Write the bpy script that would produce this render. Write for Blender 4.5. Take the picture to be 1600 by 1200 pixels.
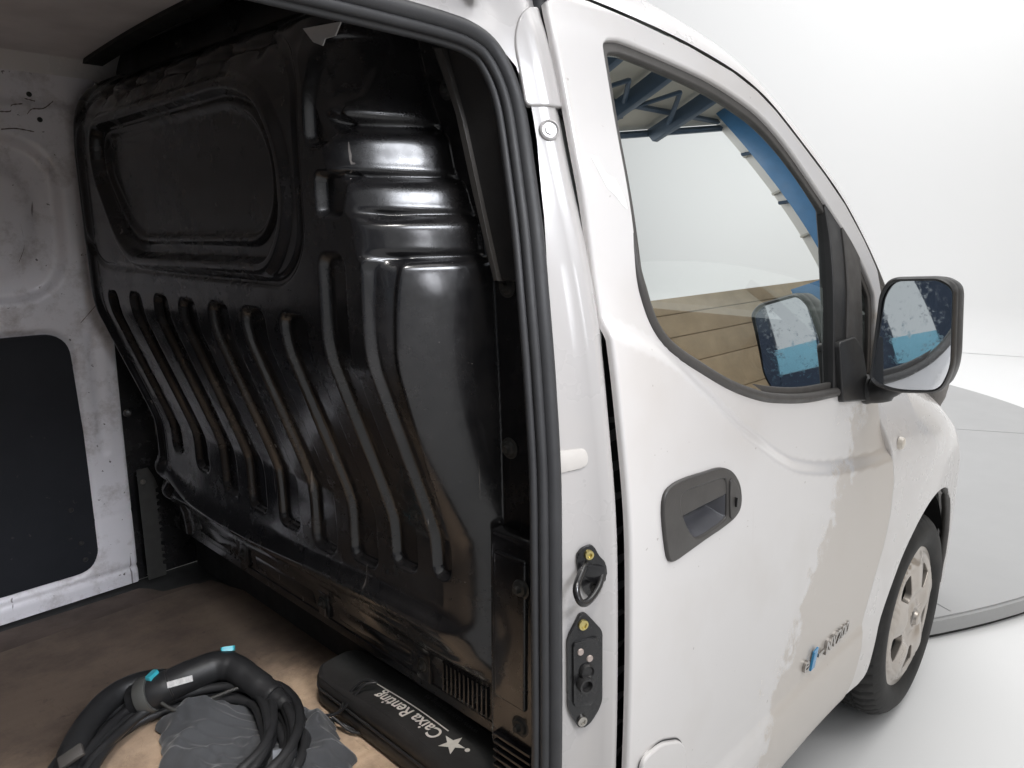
import bpy, bmesh, math, random
import numpy as np
from mathutils import Vector, Matrix
from mathutils.geometry import delaunay_2d_cdt
random.seed(7); np.random.seed(7)
for o in list(bpy.data.objects): bpy.data.objects.remove(o)
scene = bpy.context.scene
COL = scene.collection
R = math.radians

# ------------------------------------------------------------------ camera, world, lamps, exposure
cam = bpy.data.cameras.new('camera'); cam_o = bpy.data.objects.new('camera', cam); COL.objects.link(cam_o)
cam.lens = 26.37; cam.sensor_width = 36; cam.clip_start = 0.02; cam.clip_end = 300
cam_o.location = (0, -0.57, 1.45)
cam_o.rotation_euler = (R(90 - 12.04), 0, R(43.8 - 90))
scene.camera = cam_o
world = bpy.data.worlds.new('World'); scene.world = world; world.use_nodes = True
bg = world.node_tree.nodes['Background']; bg.inputs[0].default_value = (0.97, 0.985, 1.0, 1); bg.inputs[1].default_value = 0.60
def area_lamp(name, loc, target, size, power, col=(1, 1, 1)):
    l = bpy.data.lights.new(name, 'AREA'); l.shape = 'RECTANGLE'; l.size, l.size_y = size; l.energy = power; l.color = col
    o = bpy.data.objects.new(name, l); COL.objects.link(o); o.location = loc
    o.rotation_euler = (Vector(target) - Vector(loc)).to_track_quat('-Z', 'Y').to_euler()
    return o
area_lamp('overhead_fill', (3.2, -1.6, 6.2), (3.0, -0.9, 0.0), (4.0, 3.0), 135, (1.0, 0.985, 0.96))  # added fill from above for the floor and van, no fitting seen
door_fill = area_lamp('doorway_fill', (0.40, -2.7, 3.56), (0.50, 0.9, 0.9), (1.7, 0.8), 6.5, (0.90, 0.93, 1.0)); door_fill.data.spread = R(34)  # added light into the doorway, also gives the bulkhead column its highlights
wall_fill = area_lamp('doorway_low_fill', (-0.05, -2.7, 2.1), (0.12, 1.5, 0.75), (1.0, 0.8), 1.3, (0.92, 0.94, 1.0)); wall_fill.data.spread = R(26)  # added fill that lifts the far cargo wall through the doorway
top_fill = area_lamp('doorway_top_fill', (-0.1, -1.0, 3.7), (0.35, 0.55, 0.45), (0.7, 0.5), 3.2, (1.0, 0.97, 0.93)); top_fill.data.spread = R(25)  # added light that brightens the load floor near the doorway
area_lamp('backdrop_fill', (6.0, 1.0, 6.5), (8.5, 3.0, 0.5), (5.0, 5.0), 236)  # added fill that brightens the backdrop and the floor before it
area_lamp('side_backdrop_fill', (6.3, -6.0, 6.0), (11.0, -4.2, 2.6), (4.0, 4.0), 270)  # added fill for the stretch of backdrop mirrored in the side window
vs = scene.view_settings
vs.view_transform = 'Standard'; vs.look = 'None'; vs.gamma = 1.0; vs.use_curve_mapping = False; vs.exposure = 0.0
try:
    scene.cycles.max_bounces = 10; scene.cycles.diffuse_bounces = 6; scene.cycles.glossy_bounces = 5
    scene.cycles.transparent_max_bounces = 12; scene.cycles.sample_clamp_indirect = 6.0
    scene.cycles.caustics_reflective = False; scene.cycles.caustics_refractive = False
except Exception: pass

# ------------------------------------------------------------------ helpers
def pch(xs, ys):
    xs = np.array(xs, float); ys = np.array(ys, float); h = np.diff(xs); d = np.diff(ys) / h; m = np.zeros(len(xs))
    for i in range(1, len(xs) - 1):
        if d[i-1] * d[i] > 0:
            w1 = 2*h[i] + h[i-1]; w2 = h[i] + 2*h[i-1]; m[i] = (w1 + w2) / (w1/d[i-1] + w2/d[i])
    m[0] = d[0]; m[-1] = d[-1]
    def g(x):
        x = np.clip(np.asarray(x, float), xs[0], xs[-1]); i = np.clip(np.searchsorted(xs, x) - 1, 0, len(xs) - 2); t = (x - xs[i]) / h[i]
        return (2*t**3-3*t**2+1)*ys[i] + (t**3-2*t*t+t)*h[i]*m[i] + (-2*t**3+3*t*t)*ys[i+1] + (t**3-t*t)*h[i]*m[i+1]
    return g
def sst(a, b, x):
    t = np.clip((x - a) / (b - a), 0, 1); return t*t*(3 - 2*t)
def sd_poly(px, py, poly):
    """signed distance to polygon, negative inside"""
    poly = np.asarray(poly, float); d = np.full(np.shape(px), 1e9); ins = np.zeros(np.shape(px), bool); n = len(poly)
    for i in range(n):
        ax, ay = poly[i]; bx, by = poly[(i+1) % n]; ex, ey = bx-ax, by-ay
        t = np.clip(((px-ax)*ex + (py-ay)*ey) / (ex*ex + ey*ey + 1e-12), 0, 1)
        d = np.minimum(d, (px-ax-t*ex)**2 + (py-ay-t*ey)**2)
        c = ((ay > py) != (by > py)) & (px < (bx-ax)*(py-ay)/((by-ay) if by != ay else 1e-12) + ax)
        ins ^= c
    d = np.sqrt(d); return np.where(ins, -d, d)
def sd_box(px, py, cx, cy, hx, hy, r):
    qx = np.abs(px-cx) - hx + r; qy = np.abs(py-cy) - hy + r
    return np.sqrt(np.maximum(qx, 0)**2 + np.maximum(qy, 0)**2) + np.minimum(np.maximum(qx, qy), 0) - r
def round_poly(pts, r, n=6):
    out = []; N = len(pts); rr = r if isinstance(r, (list, tuple)) else [r]*N
    for i in range(N):
        p = Vector(pts[i]); a = Vector(pts[i-1]) - p; b = Vector(pts[(i+1) % N]) - p
        k = min(rr[i], a.length*.45, b.length*.45)
        if k < 1e-5: out.append(tuple(p)); continue
        A = p + a.normalized()*k; B = p + b.normalized()*k
        for j in range(n+1):
            t = j/n; out.append(tuple(A*(1-t)**2 + p*2*t*(1-t) + B*t*t))
    return out
def catmull(pts, n=8, closed=False):
    P = [Vector(p) for p in pts]; N = len(P); out = []
    rng = N if closed else N-1
    for i in range(rng):
        p0 = P[(i-1) % N] if closed or i > 0 else P[0]*2 - P[1]
        p1 = P[i]; p2 = P[(i+1) % N]
        p3 = P[(i+2) % N] if closed or i+2 < N else P[-1]*2 - P[-2]
        for j in range(n):
            t = j/n
            out.append(0.5*((2*p1) + (p2-p0)*t + (2*p0-5*p1+4*p2-p3)*t*t + (3*p1-p0-3*p2+p3)*t**3))
    if not closed: out.append(P[-1].copy())
    return out
def link(o, parent=None):
    COL.objects.link(o)
    if parent is not None: o.parent = parent
    return o
def mobj(name, verts, faces, mat, parent=None, smooth=True, normals=None, sharp=None, mats=None, midx=None):
    me = bpy.data.meshes.new(name)
    me.from_pydata([tuple(v) for v in verts], [], [tuple(f) for f in faces]); me.update()
    if smooth: me.shade_smooth()
    if sharp is not None: me.set_sharp_from_angle(angle=R(sharp))
    if normals is not None:
        me.normals_split_custom_set_from_vertices([tuple(n) for n in normals])
    if mats:
        for m in mats: me.materials.append(m)
        for p, k in zip(me.polygons, midx): p.material_index = k
    else: me.materials.append(mat)
    return link(bpy.data.objects.new(name, me), parent)
def bmobj(name, bm, mat, parent=None, sharp=35):
    bmesh.ops.recalc_face_normals(bm, faces=bm.faces)
    me = bpy.data.meshes.new(name); bm.to_mesh(me); bm.free(); me.shade_smooth(); me.set_sharp_from_angle(angle=R(sharp)); me.materials.append(mat)
    return link(bpy.data.objects.new(name, me), parent)
def empty(name, loc=(0, 0, 0), parent=None):
    o = bpy.data.objects.new(name, None); o.empty_display_size = .1; link(o, parent); o.location = loc; return o
def tag(o, label=None, cat=None, group=None, kind=None):
    for k, v in (('label', label), ('category', cat), ('group', group), ('kind', kind)):
        if v: o[k] = v
    return o
def area2(l):
    return 0.5*sum(l[i-1][0]*l[i][1] - l[i][0]*l[i-1][1] for i in range(len(l)))
def resample(loop, step):
    out = []; N = len(loop)
    for i in range(N):
        a = np.array(loop[i], float); b = np.array(loop[(i+1) % N], float); L = np.linalg.norm(b-a)
        if L < 1e-6: continue
        k = max(1, int(math.ceil(L/step)))
        for j in range(k): out.append(a + (b-a)*j/k)
    return np.array(out)
def patch(name, outline, func, res, mat, parent=None, holes=(), rim=0.0, rr=0.003, hole_rim=None, outward=(0, -1, 0)):
    """sheet on the surface func(u,v) cut to an outline with holes; edges rounded by rr then turned back by rim"""
    loops = []
    for k, l in enumerate([outline] + list(holes)):
        l = [tuple(p) for p in l]
        a = area2(l)
        if (k == 0 and a < 0) or (k > 0 and a > 0): l = l[::-1]
        loops.append(resample(l, res))
    pts = []; edges = []
    for l in loops:
        s = len(pts); pts += [tuple(p) for p in l]; edges += [(s+i, s+(i+1) % len(l)) for i in range(len(l))]
    nb = len(pts); lo = loops[0].min(0); hi = loops[0].max(0)
    gx, gy = np.meshgrid(np.arange(lo[0]+res*.5, hi[0], res), np.arange(lo[1]+res*.5, hi[1], res)); gx = gx.ravel(); gy = gy.ravel()
    sd = sd_poly(gx, gy, loops[0])
    for l in loops[1:]: sd = np.maximum(sd, -sd_poly(gx, gy, l))
    k = sd < -res*.45
    pts += list(zip(gx[k], gy[k]))
    vo, eo, fo, *_ = delaunay_2d_cdt([Vector(p) for p in pts], edges, [], 0, 1e-7)
    uv = np.array([tuple(v) for v in vo])
    F = np.array([tuple(f) for f in fo if len(f) == 3]); cen = uv[F].mean(1)
    sd = sd_poly(cen[:, 0], cen[:, 1], loops[0])
    for l in loops[1:]: sd = np.maximum(sd, -sd_poly(cen[:, 0], cen[:, 1], l))
    F = F[sd < 0]
    e = 1e-4; out = np.array(outward, float)
    def nrm(q):
        n = np.cross(func(q[:, 0]+e, q[:, 1]) - func(q[:, 0]-e, q[:, 1]), func(q[:, 0], q[:, 1]+e) - func(q[:, 0], q[:, 1]-e))
        n /= np.linalg.norm(n, axis=1)[:, None] + 1e-12
        n[(n @ out) < 0] *= -1
        return n
    V = [func(uv[:, 0], uv[:, 1])]; N = [nrm(uv)]; faces = [tuple(f) for f in F]; base = len(uv)
    for k, l in enumerate(loops):
        d = rim if (k == 0 or hole_rim is None) else hole_rim
        if d <= 0: continue
        t = np.roll(l, -1, 0) - np.roll(l, 1, 0); t /= np.linalg.norm(t, axis=1)[:, None] + 1e-12
        right = np.c_[t[:, 1], -t[:, 0]]
        P = func(l[:, 0], l[:, 1]); n = nrm(l)
        o = func(l[:, 0]+right[:, 0]*1e-3, l[:, 1]+right[:, 1]*1e-3) - P
        o -= (o*n).sum(1)[:, None]*n; o /= np.linalg.norm(o, axis=1)[:, None] + 1e-12
        m = len(l); rows = []
        for a in (0, 30, 60, 90):
            a = R(a); rows.append((P + o*rr*math.sin(a) - n*rr*(1-math.cos(a)), n*math.cos(a) + o*math.sin(a)))
        rows.append((rows[-1][0] - n*d, o))
        s = base
        for p, q in rows: V.append(p); N.append(q); base += m
        for j in range(len(rows)-1):
            for i in range(m):
                i2 = (i+1) % m; faces.append((s+j*m+i, s+j*m+i2, s+(j+1)*m+i2, s+(j+1)*m+i))
    V = np.vstack(V); N = np.vstack(N)
    ff = []
    for f in faces:
        a, b, c = V[f[0]], V[f[1]], V[f[2]]
        g = np.cross(b-a, c-a)
        if g @ (N[f[0]]+N[f[1]]+N[f[2]]) < 0: f = f[::-1]
        ff.append(f)
    return mobj(name, V, ff, mat, parent, normals=N)
def grid(name, us, vs_, func, mat, parent=None, flip=False):
    U, Vv = np.meshgrid(us, vs_, indexing='ij'); P = func(U.ravel(), Vv.ravel()); nu, nv = len(us), len(vs_)
    f = [(i*nv+j, (i+1)*nv+j, (i+1)*nv+j+1, i*nv+j+1) for i in range(nu-1) for j in range(nv-1)]
    if flip: f = [q[::-1] for q in f]
    return mobj(name, P, f, mat, parent)
def tube_geo(pts, r, n=12, closed=False, caps=True, prof=None, up=None):
    P = [Vector(p) for p in pts]; N = len(P); rs = r if isinstance(r, (list, tuple, np.ndarray)) else [r]*N
    T_ = []
    for i in range(N):
        a = P[(i-1) % N] if (closed or i > 0) else P[i]; b = P[(i+1) % N] if (closed or i < N-1) else P[i]
        T_.append((b-a).normalized())
    nn = T_[0].orthogonal().normalized() if up is None else (Vector(up) - T_[0]*Vector(up).dot(T_[0])).normalized()
    V = []; F = []
    prof = prof or [(math.cos(2*math.pi*k/n), math.sin(2*math.pi*k/n)) for k in range(n)]; n = len(prof)
    for i in range(N):
        if i > 0 or up is not None:
            ref = nn if up is None else Vector(up); nn = (ref - T_[i]*ref.dot(T_[i])).normalized()
        bb = T_[i].cross(nn)
        for c, s in prof: V.append(P[i] + (nn*c + bb*s)*rs[i])
    rings = N if closed else N-1
    for i in range(rings):
        for k in range(n):
            a = i*n+k; b = i*n+(k+1) % n; i2 = (i+1) % N
            F.append((a, b, i2*n+(k+1) % n, i2*n+k))
    if caps and not closed:
        F.append(tuple(range(n))[::-1]); F.append(tuple((N-1)*n+k for k in range(n)))
    return V, F
def tube(name, pts, r, mat, parent=None, n=12, closed=False, prof=None, up=None, sharp=50):
    V, F = tube_geo(pts, r, n, closed, True, prof, up); return mobj(name, V, F, mat, parent, sharp=sharp)
def basis(loc, zdir, xdir=None):
    z = Vector(zdir).normalized(); x = Vector(xdir) if xdir else z.orthogonal(); x = (x - z*x.dot(z)).normalized(); y = z.cross(x)
    return Matrix(((x.x, y.x, z.x, loc[0]), (x.y, y.y, z.y, loc[1]), (x.z, y.z, z.z, loc[2]), (0, 0, 0, 1)))
def lathe(name, prof, mat, M, parent=None, n=32, sharp=35):
    V = []; F = []
    for k in range(n):
        a = 2*math.pi*k/n
        for r, z in prof: V.append(M @ Vector((r*math.cos(a), r*math.sin(a), z)))
    m = len(prof)
    for k in range(n):
        k2 = (k+1) % n
        for j in range(m-1): F.append((k*m+j, k2*m+j, k2*m+j+1, k*m+j+1))
    bm = bmesh.new(); vv = [bm.verts.new(v) for v in V]; bm.verts.ensure_lookup_table()
    for f in F: bm.faces.new([vv[i] for i in f])
    bmesh.ops.remove_doubles(bm, verts=bm.verts, dist=1e-6)
    return bmobj(name, bm, mat, parent, sharp)
def box(name, lo, hi, mat, parent=None, bev=0.004, seg=2, M=None):
    bm = bmesh.new(); bmesh.ops.create_cube(bm, size=1)
    for v in bm.verts: v.co = Vector([lo[i] + (hi[i]-lo[i])*(v.co[i]+.5) for i in range(3)])
    if bev: bmesh.ops.bevel(bm, geom=bm.edges[:], offset=bev, segments=seg, profile=.5, affect='EDGES')
    if M is not None: bmesh.ops.transform(bm, matrix=M, verts=bm.verts)
    return bmobj(name, bm, mat, parent, 40)
def prism(name, poly, h, M, mat, parent=None, bev=0.0, seg=2, sharp=40):
    """polygon in local xy, extruded 0..h along local z"""
    bm = bmesh.new(); a = poly if area2(poly) > 0 else poly[::-1]
    lo = [bm.verts.new((p[0], p[1], 0)) for p in a]; hi = [bm.verts.new((p[0], p[1], h)) for p in a]; n = len(a)
    bm.faces.new(lo[::-1]); top = bm.faces.new(hi)
    for i in range(n): bm.faces.new((lo[i], lo[(i+1) % n], hi[(i+1) % n], hi[i]))
    if bev: bmesh.ops.bevel(bm, geom=list(top.edges), offset=bev, segments=seg, profile=.5, affect='EDGES')
    bmesh.ops.transform(bm, matrix=M, verts=bm.verts)
    return bmobj(name, bm, mat, parent, sharp)
def text_mesh(name, body, size, M, mat, parent=None, depth=0.0008, shear=0.0, xs=1.0, bold=0.0):
    c = bpy.data.curves.new(name, 'FONT'); c.body = body; c.size = size; c.extrude = depth; c.shear = shear; c.offset = bold
    o = bpy.data.objects.new(name, c); COL.objects.link(o)
    dg = bpy.context.evaluated_depsgraph_get(); me = bpy.data.meshes.new_from_object(o.evaluated_get(dg))
    bpy.data.objects.remove(o); bpy.data.curves.remove(c)
    for v in me.vertices: v.co = M @ Vector((v.co.x*xs, v.co.y, v.co.z))
    me.name = name; me.materials.clear(); me.materials.append(mat)
    return link(bpy.data.objects.new(name, me), parent)

# ------------------------------------------------------------------ materials
class NT:
    def __init__(s, name):
        s.m = bpy.data.materials.new(name); s.m.use_nodes = True; s.t = s.m.node_tree; s.b = s.t.nodes['Principled BSDF']; s.o = s.t.nodes['Material Output']
        s.co = s.t.nodes.new('ShaderNodeTexCoord').outputs['Object']
    def n(s, k, **kw):
        nd = s.t.nodes.new(k)
        for a, v in kw.items(): setattr(nd, a, v)
        return nd
    def l(s, a, b): s.t.links.new(a, b)
    def noise(s, scale, detail=4, rough=.55, vec=None, dist=0.0, mapping=None):
        nd = s.n('ShaderNodeTexNoise'); nd.inputs['Scale'].default_value = scale; nd.inputs['Detail'].default_value = detail
        nd.inputs['Roughness'].default_value = rough; nd.inputs['Distortion'].default_value = dist
        v = vec or s.co
        if mapping:
            mp = s.n('ShaderNodeMapping'); mp.inputs['Scale'].default_value = mapping[0]; mp.inputs['Rotation'].default_value = mapping[1] if len(mapping) > 1 else (0, 0, 0)
            s.l(v, mp.inputs[0]); v = mp.outputs[0]
        s.l(v, nd.inputs['Vector']); return nd.outputs['Fac']
    def ramp(s, fac, stops, interp='LINEAR'):
        nd = s.n('ShaderNodeValToRGB'); nd.color_ramp.interpolation = interp; e = nd.color_ramp.elements
        while len(e) < len(stops): e.new(.5)
        for k, (p, c) in enumerate(stops):
            e[k].position = p; c = (c, c, c) if not isinstance(c, (tuple, list)) else c; e[k].color = (*c[:3], 1)
        s.l(fac, nd.inputs[0]); return nd.outputs[0]
    def mix(s, fac, a, b, mode='MIX'):
        nd = s.n('ShaderNodeMix', data_type='RGBA', blend_type=mode)
        for sk, v in ((nd.inputs[0], fac), (nd.inputs[6], a), (nd.inputs[7], b)):
            if isinstance(v, bpy.types.NodeSocket): s.l(v, sk)
            elif isinstance(v, (tuple, list)): sk.default_value = (*v[:3], 1)
            else: sk.default_value = v
        return nd.outputs[2]
    def math(s, op, a, b=None, clamp=False):
        nd = s.n('ShaderNodeMath', operation=op); nd.use_clamp = clamp
        for k, v in enumerate((a, b)):
            if v is None: continue
            if isinstance(v, bpy.types.NodeSocket): s.l(v, nd.inputs[k])
            else: nd.inputs[k].default_value = v
        return nd.outputs[0]
    def set(s, **kw):
        al = dict(color='Base Color', rough='Roughness', metal='Metallic', coat='Coat Weight', coat_rough='Coat Roughness', spec='Specular IOR Level', ior='IOR', sheen='Sheen Weight')
        for k, v in kw.items():
            sk = s.b.inputs[al[k]]
            if isinstance(v, bpy.types.NodeSocket): s.l(v, sk)
            elif isinstance(v, (tuple, list)): sk.default_value = (*v[:3], 1)
            else: sk.default_value = v
        return s
    def bump(s, h, dist=.001, strength=1.0):
        nd = s.n('ShaderNodeBump'); nd.inputs['Distance'].default_value = dist; nd.inputs['Strength'].default_value = strength
        s.l(h, nd.inputs['Height']); s.l(nd.outputs[0], s.b.inputs['Normal']); return s
    def xyz(s):
        nd = s.n('ShaderNodeSeparateXYZ'); s.l(s.co, nd.inputs[0]); return nd.outputs
def simple(name, col, rough=.5, metal=0., coat=0., nscale=30, namt=.12, bump=0.0, spec=.5):
    t = NT(name); f = t.noise(nscale, 5)
    t.set(color=t.mix(f, tuple(c*(1-namt) for c in col), tuple(min(1, c*(1+namt)) for c in col)), metal=metal, coat=coat, spec=spec)
    t.set(rough=t.ramp(t.noise(nscale*.4, 4), [(.3, max(.02, rough*.8)), (.7, min(1, rough*1.2))]))
    if bump: t.bump(t.noise(nscale*6, 3), bump)
    return t.m
MAT = {}
def scratches(t, scale, rot, thin=.012, stretch=30):
    """thin elongated marks"""
    mp = t.n('ShaderNodeMapping'); mp.inputs['Scale'].default_value = (scale*stretch, scale*stretch, scale); mp.inputs['Rotation'].default_value = rot
    t.l(t.co, mp.inputs[0]); v = t.n('ShaderNodeTexNoise'); v.inputs['Scale'].default_value = 1; v.inputs['Detail'].default_value = 2; v.inputs['Distortion'].default_value = .6
    t.l(mp.outputs[0], v.inputs['Vector'])
    return t.ramp(v.outputs['Fac'], [(.5-thin*2, 0), (.5, 1), (.5+thin*2, 0)]) if False else t.ramp(v.outputs['Fac'], [(.72, 0), (.74, 1)])
def white_paint(name, base=(.68, .655, .64), reflection_wear=False, dirt=.5):
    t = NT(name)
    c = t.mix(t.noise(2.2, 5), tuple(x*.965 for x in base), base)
    grime = t.ramp(t.noise(4.5, 4, .5), [(.52, 0), (.85, dirt)]); c = t.mix(grime, c, (.52, .47, .42))
    sp = t.ramp(t.noise(70, 2, .5), [(.755, 0), (.77, .5 if reflection_wear else .0)]); c = t.mix(sp, c, (.30, .26, .23))
    s1 = t.math('MULTIPLY', scratches(t, 1.6, (0.4, .7, .2)), t.ramp(t.noise(3, 2), [(.58, 0), (.68, .30 if reflection_wear else .0)])); c = t.mix(s1, c, (.50, .46, .43))
    if reflection_wear:
        # warm ground reflection put into the colour, lower front of the door, ragged edge
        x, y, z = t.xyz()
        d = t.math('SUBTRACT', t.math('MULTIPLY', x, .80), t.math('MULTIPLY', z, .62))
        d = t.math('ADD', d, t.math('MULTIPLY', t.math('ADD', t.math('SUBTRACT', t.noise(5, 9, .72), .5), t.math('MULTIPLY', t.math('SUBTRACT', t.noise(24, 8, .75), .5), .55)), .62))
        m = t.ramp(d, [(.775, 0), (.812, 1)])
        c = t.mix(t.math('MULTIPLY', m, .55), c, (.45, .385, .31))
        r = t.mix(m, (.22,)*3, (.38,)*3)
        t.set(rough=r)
    else: t.set(rough=t.ramp(t.noise(9, 4), [(.3, .22), (.7, .36)]))
    t.set(color=c, coat=.5, coat_rough=.08, spec=.5)
    t.bump(t.noise(4, 3), .0010, .15)
    return t.m
MAT['paint'] = white_paint('white van paint')
MAT['door_paint'] = white_paint('white door paint', reflection_wear=True, dirt=.35)
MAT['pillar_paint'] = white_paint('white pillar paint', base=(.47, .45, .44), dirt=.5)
def inner_paint():
    t = NT('scuffed white interior paint')
    c = t.mix(t.noise(5, 6), (.66, .64, .66), (.78, .76, .79))
    g = t.ramp(t.noise(9, 8, .75), [(.5, 0), (.72, .8)]); c = t.mix(g, c, (.30, .26, .24))
    k = t.ramp(t.noise(60, 3, .6), [(.70, 0), (.72, .9)]); c = t.mix(k, c, (.06, .05, .05))
    s1 = t.math('MULTIPLY', scratches(t, 1.2, (1.2, .3, .9)), .8); c = t.mix(s1, c, (.12, .10, .10))
    t.set(color=c, rough=.42, coat=.15); t.bump(t.noise(14, 4), .002, .4); return t.m
MAT['inner'] = inner_paint()
def gloss_black():
    t = NT('black painted pressed steel')
    dust = t.ramp(t.noise(6, 9, .72), [(.40, 0), (.72, .75)])
    c = t.mix(dust, (.008, .008, .009), (.030, .028, .028))
    s1 = t.math('MULTIPLY', scratches(t, 2.6, (.5, .3, .8), stretch=22), t.ramp(t.noise(4, 3), [(.46, 0), (.56, .60)])); c = t.mix(s1, c, (.30, .27, .25))
    s2 = t.ramp(t.noise(120, 2), [(.76, 0), (.775, .6)]); c = t.mix(s2, c, (.22, .20, .19))
    t.set(color=c, rough=t.ramp(t.noise(7, 8, .72), [(.36, .12), (.70, .40)]), coat=.22, coat_rough=.09, spec=.5)
    t.bump(t.noise(9, 4, .6), .0012, .6); return t.m
MAT['steel_black'] = gloss_black()
MAT['rubber'] = simple('black rubber seal', (.030, .030, .032), .55, nscale=25, namt=.25, bump=.0003)
MAT['black_plastic'] = simple('black plastic', (.022, .021, .021), .42, nscale=40, namt=.25, bump=.0002)
MAT['grey_plastic'] = simple('dark grey textured plastic', (.062, .057, .053), .5, nscale=60, namt=.15, bump=.0002)
MAT['handle_plastic'] = simple('charcoal handle plastic', (.050, .046, .043), .42, nscale=60, namt=.12, bump=.0001)
MAT['cable_rubber'] = simple('black cable rubber', (.018, .018, .019), .45, nscale=40, namt=.3)
MAT['teal'] = simple('teal plastic', (.05, .42, .50), .4)
MAT['steel'] = simple('zinc bolt steel', (.42, .40, .37), .35, metal=1.0, nscale=60, namt=.3)
MAT['brass'] = simple('yellow passivated bolt', (.62, .52, .22), .35, metal=1.0, nscale=60, namt=.3)
MAT['chrome'] = simple('chrome lettering', (.42, .40, .38), .22, metal=1.0)
MAT['badge_blue'] = simple('blue badge enamel', (.05, .26, .50), .25, coat=.5)
MAT['bracket'] = simple('grey galvanised bracket', (.045, .044, .041), .6, metal=.3, nscale=40, namt=.4)
MAT['dash'] = simple('grey dashboard plastic', (.075, .075, .075), .55, nscale=90, namt=.1, bump=.0003)
MAT['trim_grey'] = simple('mid grey door trim', (.20, .20, .20), .55, nscale=60, namt=.1)
MAT['headliner'] = simple('grey headliner cloth', (.10, .098, .095), .9, nscale=120, namt=.2)
MAT['scuff'] = simple('brown scuff', (.13, .10, .09), .7)
MAT['underbody'] = simple('dark underbody', (.02, .02, .02), .8)
MAT['rim_paint'] = simple('champagne silver wheel cover', (.50, .455, .41), .32, metal=.55, nscale=20, namt=.15)
MAT['print_white'] = simple('off white print', (.62, .58, .53), .6, nscale=150, namt=.15)
MAT['print_dark'] = simple('grey embossed print', (.085, .083, .085), .5)
MAT['label_white'] = simple('white label', (.55, .54, .53), .5, nscale=160, namt=.5)
MAT['bag_nylon'] = simple('black nylon', (.022, .0205, .020), .62, nscale=18, namt=.45, bump=.0006)
def cloth():
    t = NT('grey pouch cloth'); c = t.mix(t.noise(9, 6), (.026, .027, .030), (.050, .052, .057))
    w = t.n('ShaderNodeTexWave'); w.inputs['Scale'].default_value = 320; t.l(t.co, w.inputs['Vector'])
    d = t.ramp(t.noise(26, 7, .7), [(.62, 0), (.78, .35)]); c = t.mix(d, c, (.14, .13, .12))
    t.set(color=c, rough=.85, sheen=.2); t.bump(t.noise(60, 5), .0012, .7); return t.m
MAT['cloth'] = cloth()
def plywood():
    t = NT('worn plywood')
    g = t.noise(3, 8, .6, mapping=((1, 14, 1), (0, 0, .05)), dist=.6)
    c = t.mix(g, (.40, .275, .18), (.60, .445, .315))
    d = t.ramp(t.noise(2.6, 9, .68), [(.44, 0), (.62, .9)]); c = t.mix(d, c, (.085, .056, .040))
    k = t.ramp(t.noise(22, 6, .7), [(.62, 0), (.72, .8)]); c = t.mix(k, c, (.10, .06, .04))
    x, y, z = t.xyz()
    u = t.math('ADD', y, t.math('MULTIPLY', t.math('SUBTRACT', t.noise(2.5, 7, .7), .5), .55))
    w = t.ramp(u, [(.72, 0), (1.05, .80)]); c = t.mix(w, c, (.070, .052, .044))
    crk = t.ramp(t.noise(16, 3, .5, mapping=((1, .25, 1),), dist=2.0), [(.496, 0), (.5, .35), (.504, 0)]); c = t.mix(crk, c, (.08, .045, .03))
    t.set(color=c, rough=.75); t.bump(t.noise(40, 7, .7), .002, .6); return t.m
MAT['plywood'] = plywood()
MAT['old_board'] = simple('dirty floor board', (.085, .062, .050), .85, nscale=14, namt=.7, bump=.001)
def ceiling_mat():
    t = NT('dirty hardboard roof lining'); c = t.mix(t.noise(4, 7, .65), (.62, .58, .57), (.76, .72, .71))
    d = t.ramp(t.noise(2.2, 6), [(.45, 0), (.7, .6)]); c = t.mix(d, c, (.26, .22, .21)); t.set(color=c, rough=.8); return t.m
MAT['ceiling'] = ceiling_mat()
def board():
    t = NT('black lining board'); c = t.mix(t.noise(14, 6), (.006, .007, .010), (.013, .014, .018))
    k = t.ramp(t.noise(70, 3), [(.70, 0), (.73, .5)]); c = t.mix(k, c, (.06, .055, .05)); t.set(color=c, rough=.62, spec=.3); t.bump(t.noise(180, 2), .0006, .5); return t.m
MAT['board'] = board()
def tyre_mat():
    t = NT('dusty tyre rubber'); c = t.mix(t.ramp(t.noise(16, 6), [(.35, 0), (.75, 1)]), (.010, .010, .010), (.030, .028, .026)); t.set(color=c, rough=.7); t.bump(t.noise(150, 3), .0005); return t.m
MAT['tyre'] = tyre_mat()
def glass_mat(name, gl=.5, tint=(.80, .86, .85), rough=0.0):
    t = NT(name); t.t.nodes.remove(t.b)
    tr = t.n('ShaderNodeBsdfTransparent'); tr.inputs[0].default_value = (*tint, 1)
    g = t.n('ShaderNodeBsdfGlossy'); g.inputs['Roughness'].default_value = rough; g.inputs[0].default_value = (.95, .98, .97, 1)
    lw = t.n('ShaderNodeFresnel'); lw.inputs[0].default_value = 1.55
    f = t.math('ADD', t.math('MULTIPLY', lw.outputs[0], 1.0), gl, True)
    mx = t.n('ShaderNodeMixShader'); t.l(f, mx.inputs[0]); t.l(tr.outputs[0], mx.inputs[1]); t.l(g.outputs[0], mx.inputs[2]); t.l(mx.outputs[0], t.o.inputs[0]); return t.m
MAT['glass'] = glass_mat('tinted side glass', .62, (.50, .56, .55))
MAT['windscreen'] = glass_mat('windscreen glass', .05, (.82, .88, .86))
def mirror_mat():
    t = NT('dusty mirror'); k = t.ramp(t.noise(75, 4, .7), [(.52, 0), (.70, .35)])
    t.set(color=(.82, .86, .90), metal=1.0, rough=t.mix(k, (.015,)*3, (.4,)*3)); return t.m
MAT['mirror'] = mirror_mat()
def studio(name, col, rough=.6):
    t = NT(name); c = t.mix(t.noise(.4, 3), tuple(x*.985 for x in col), col); t.set(color=c, rough=rough, spec=.3); return t.m
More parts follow.
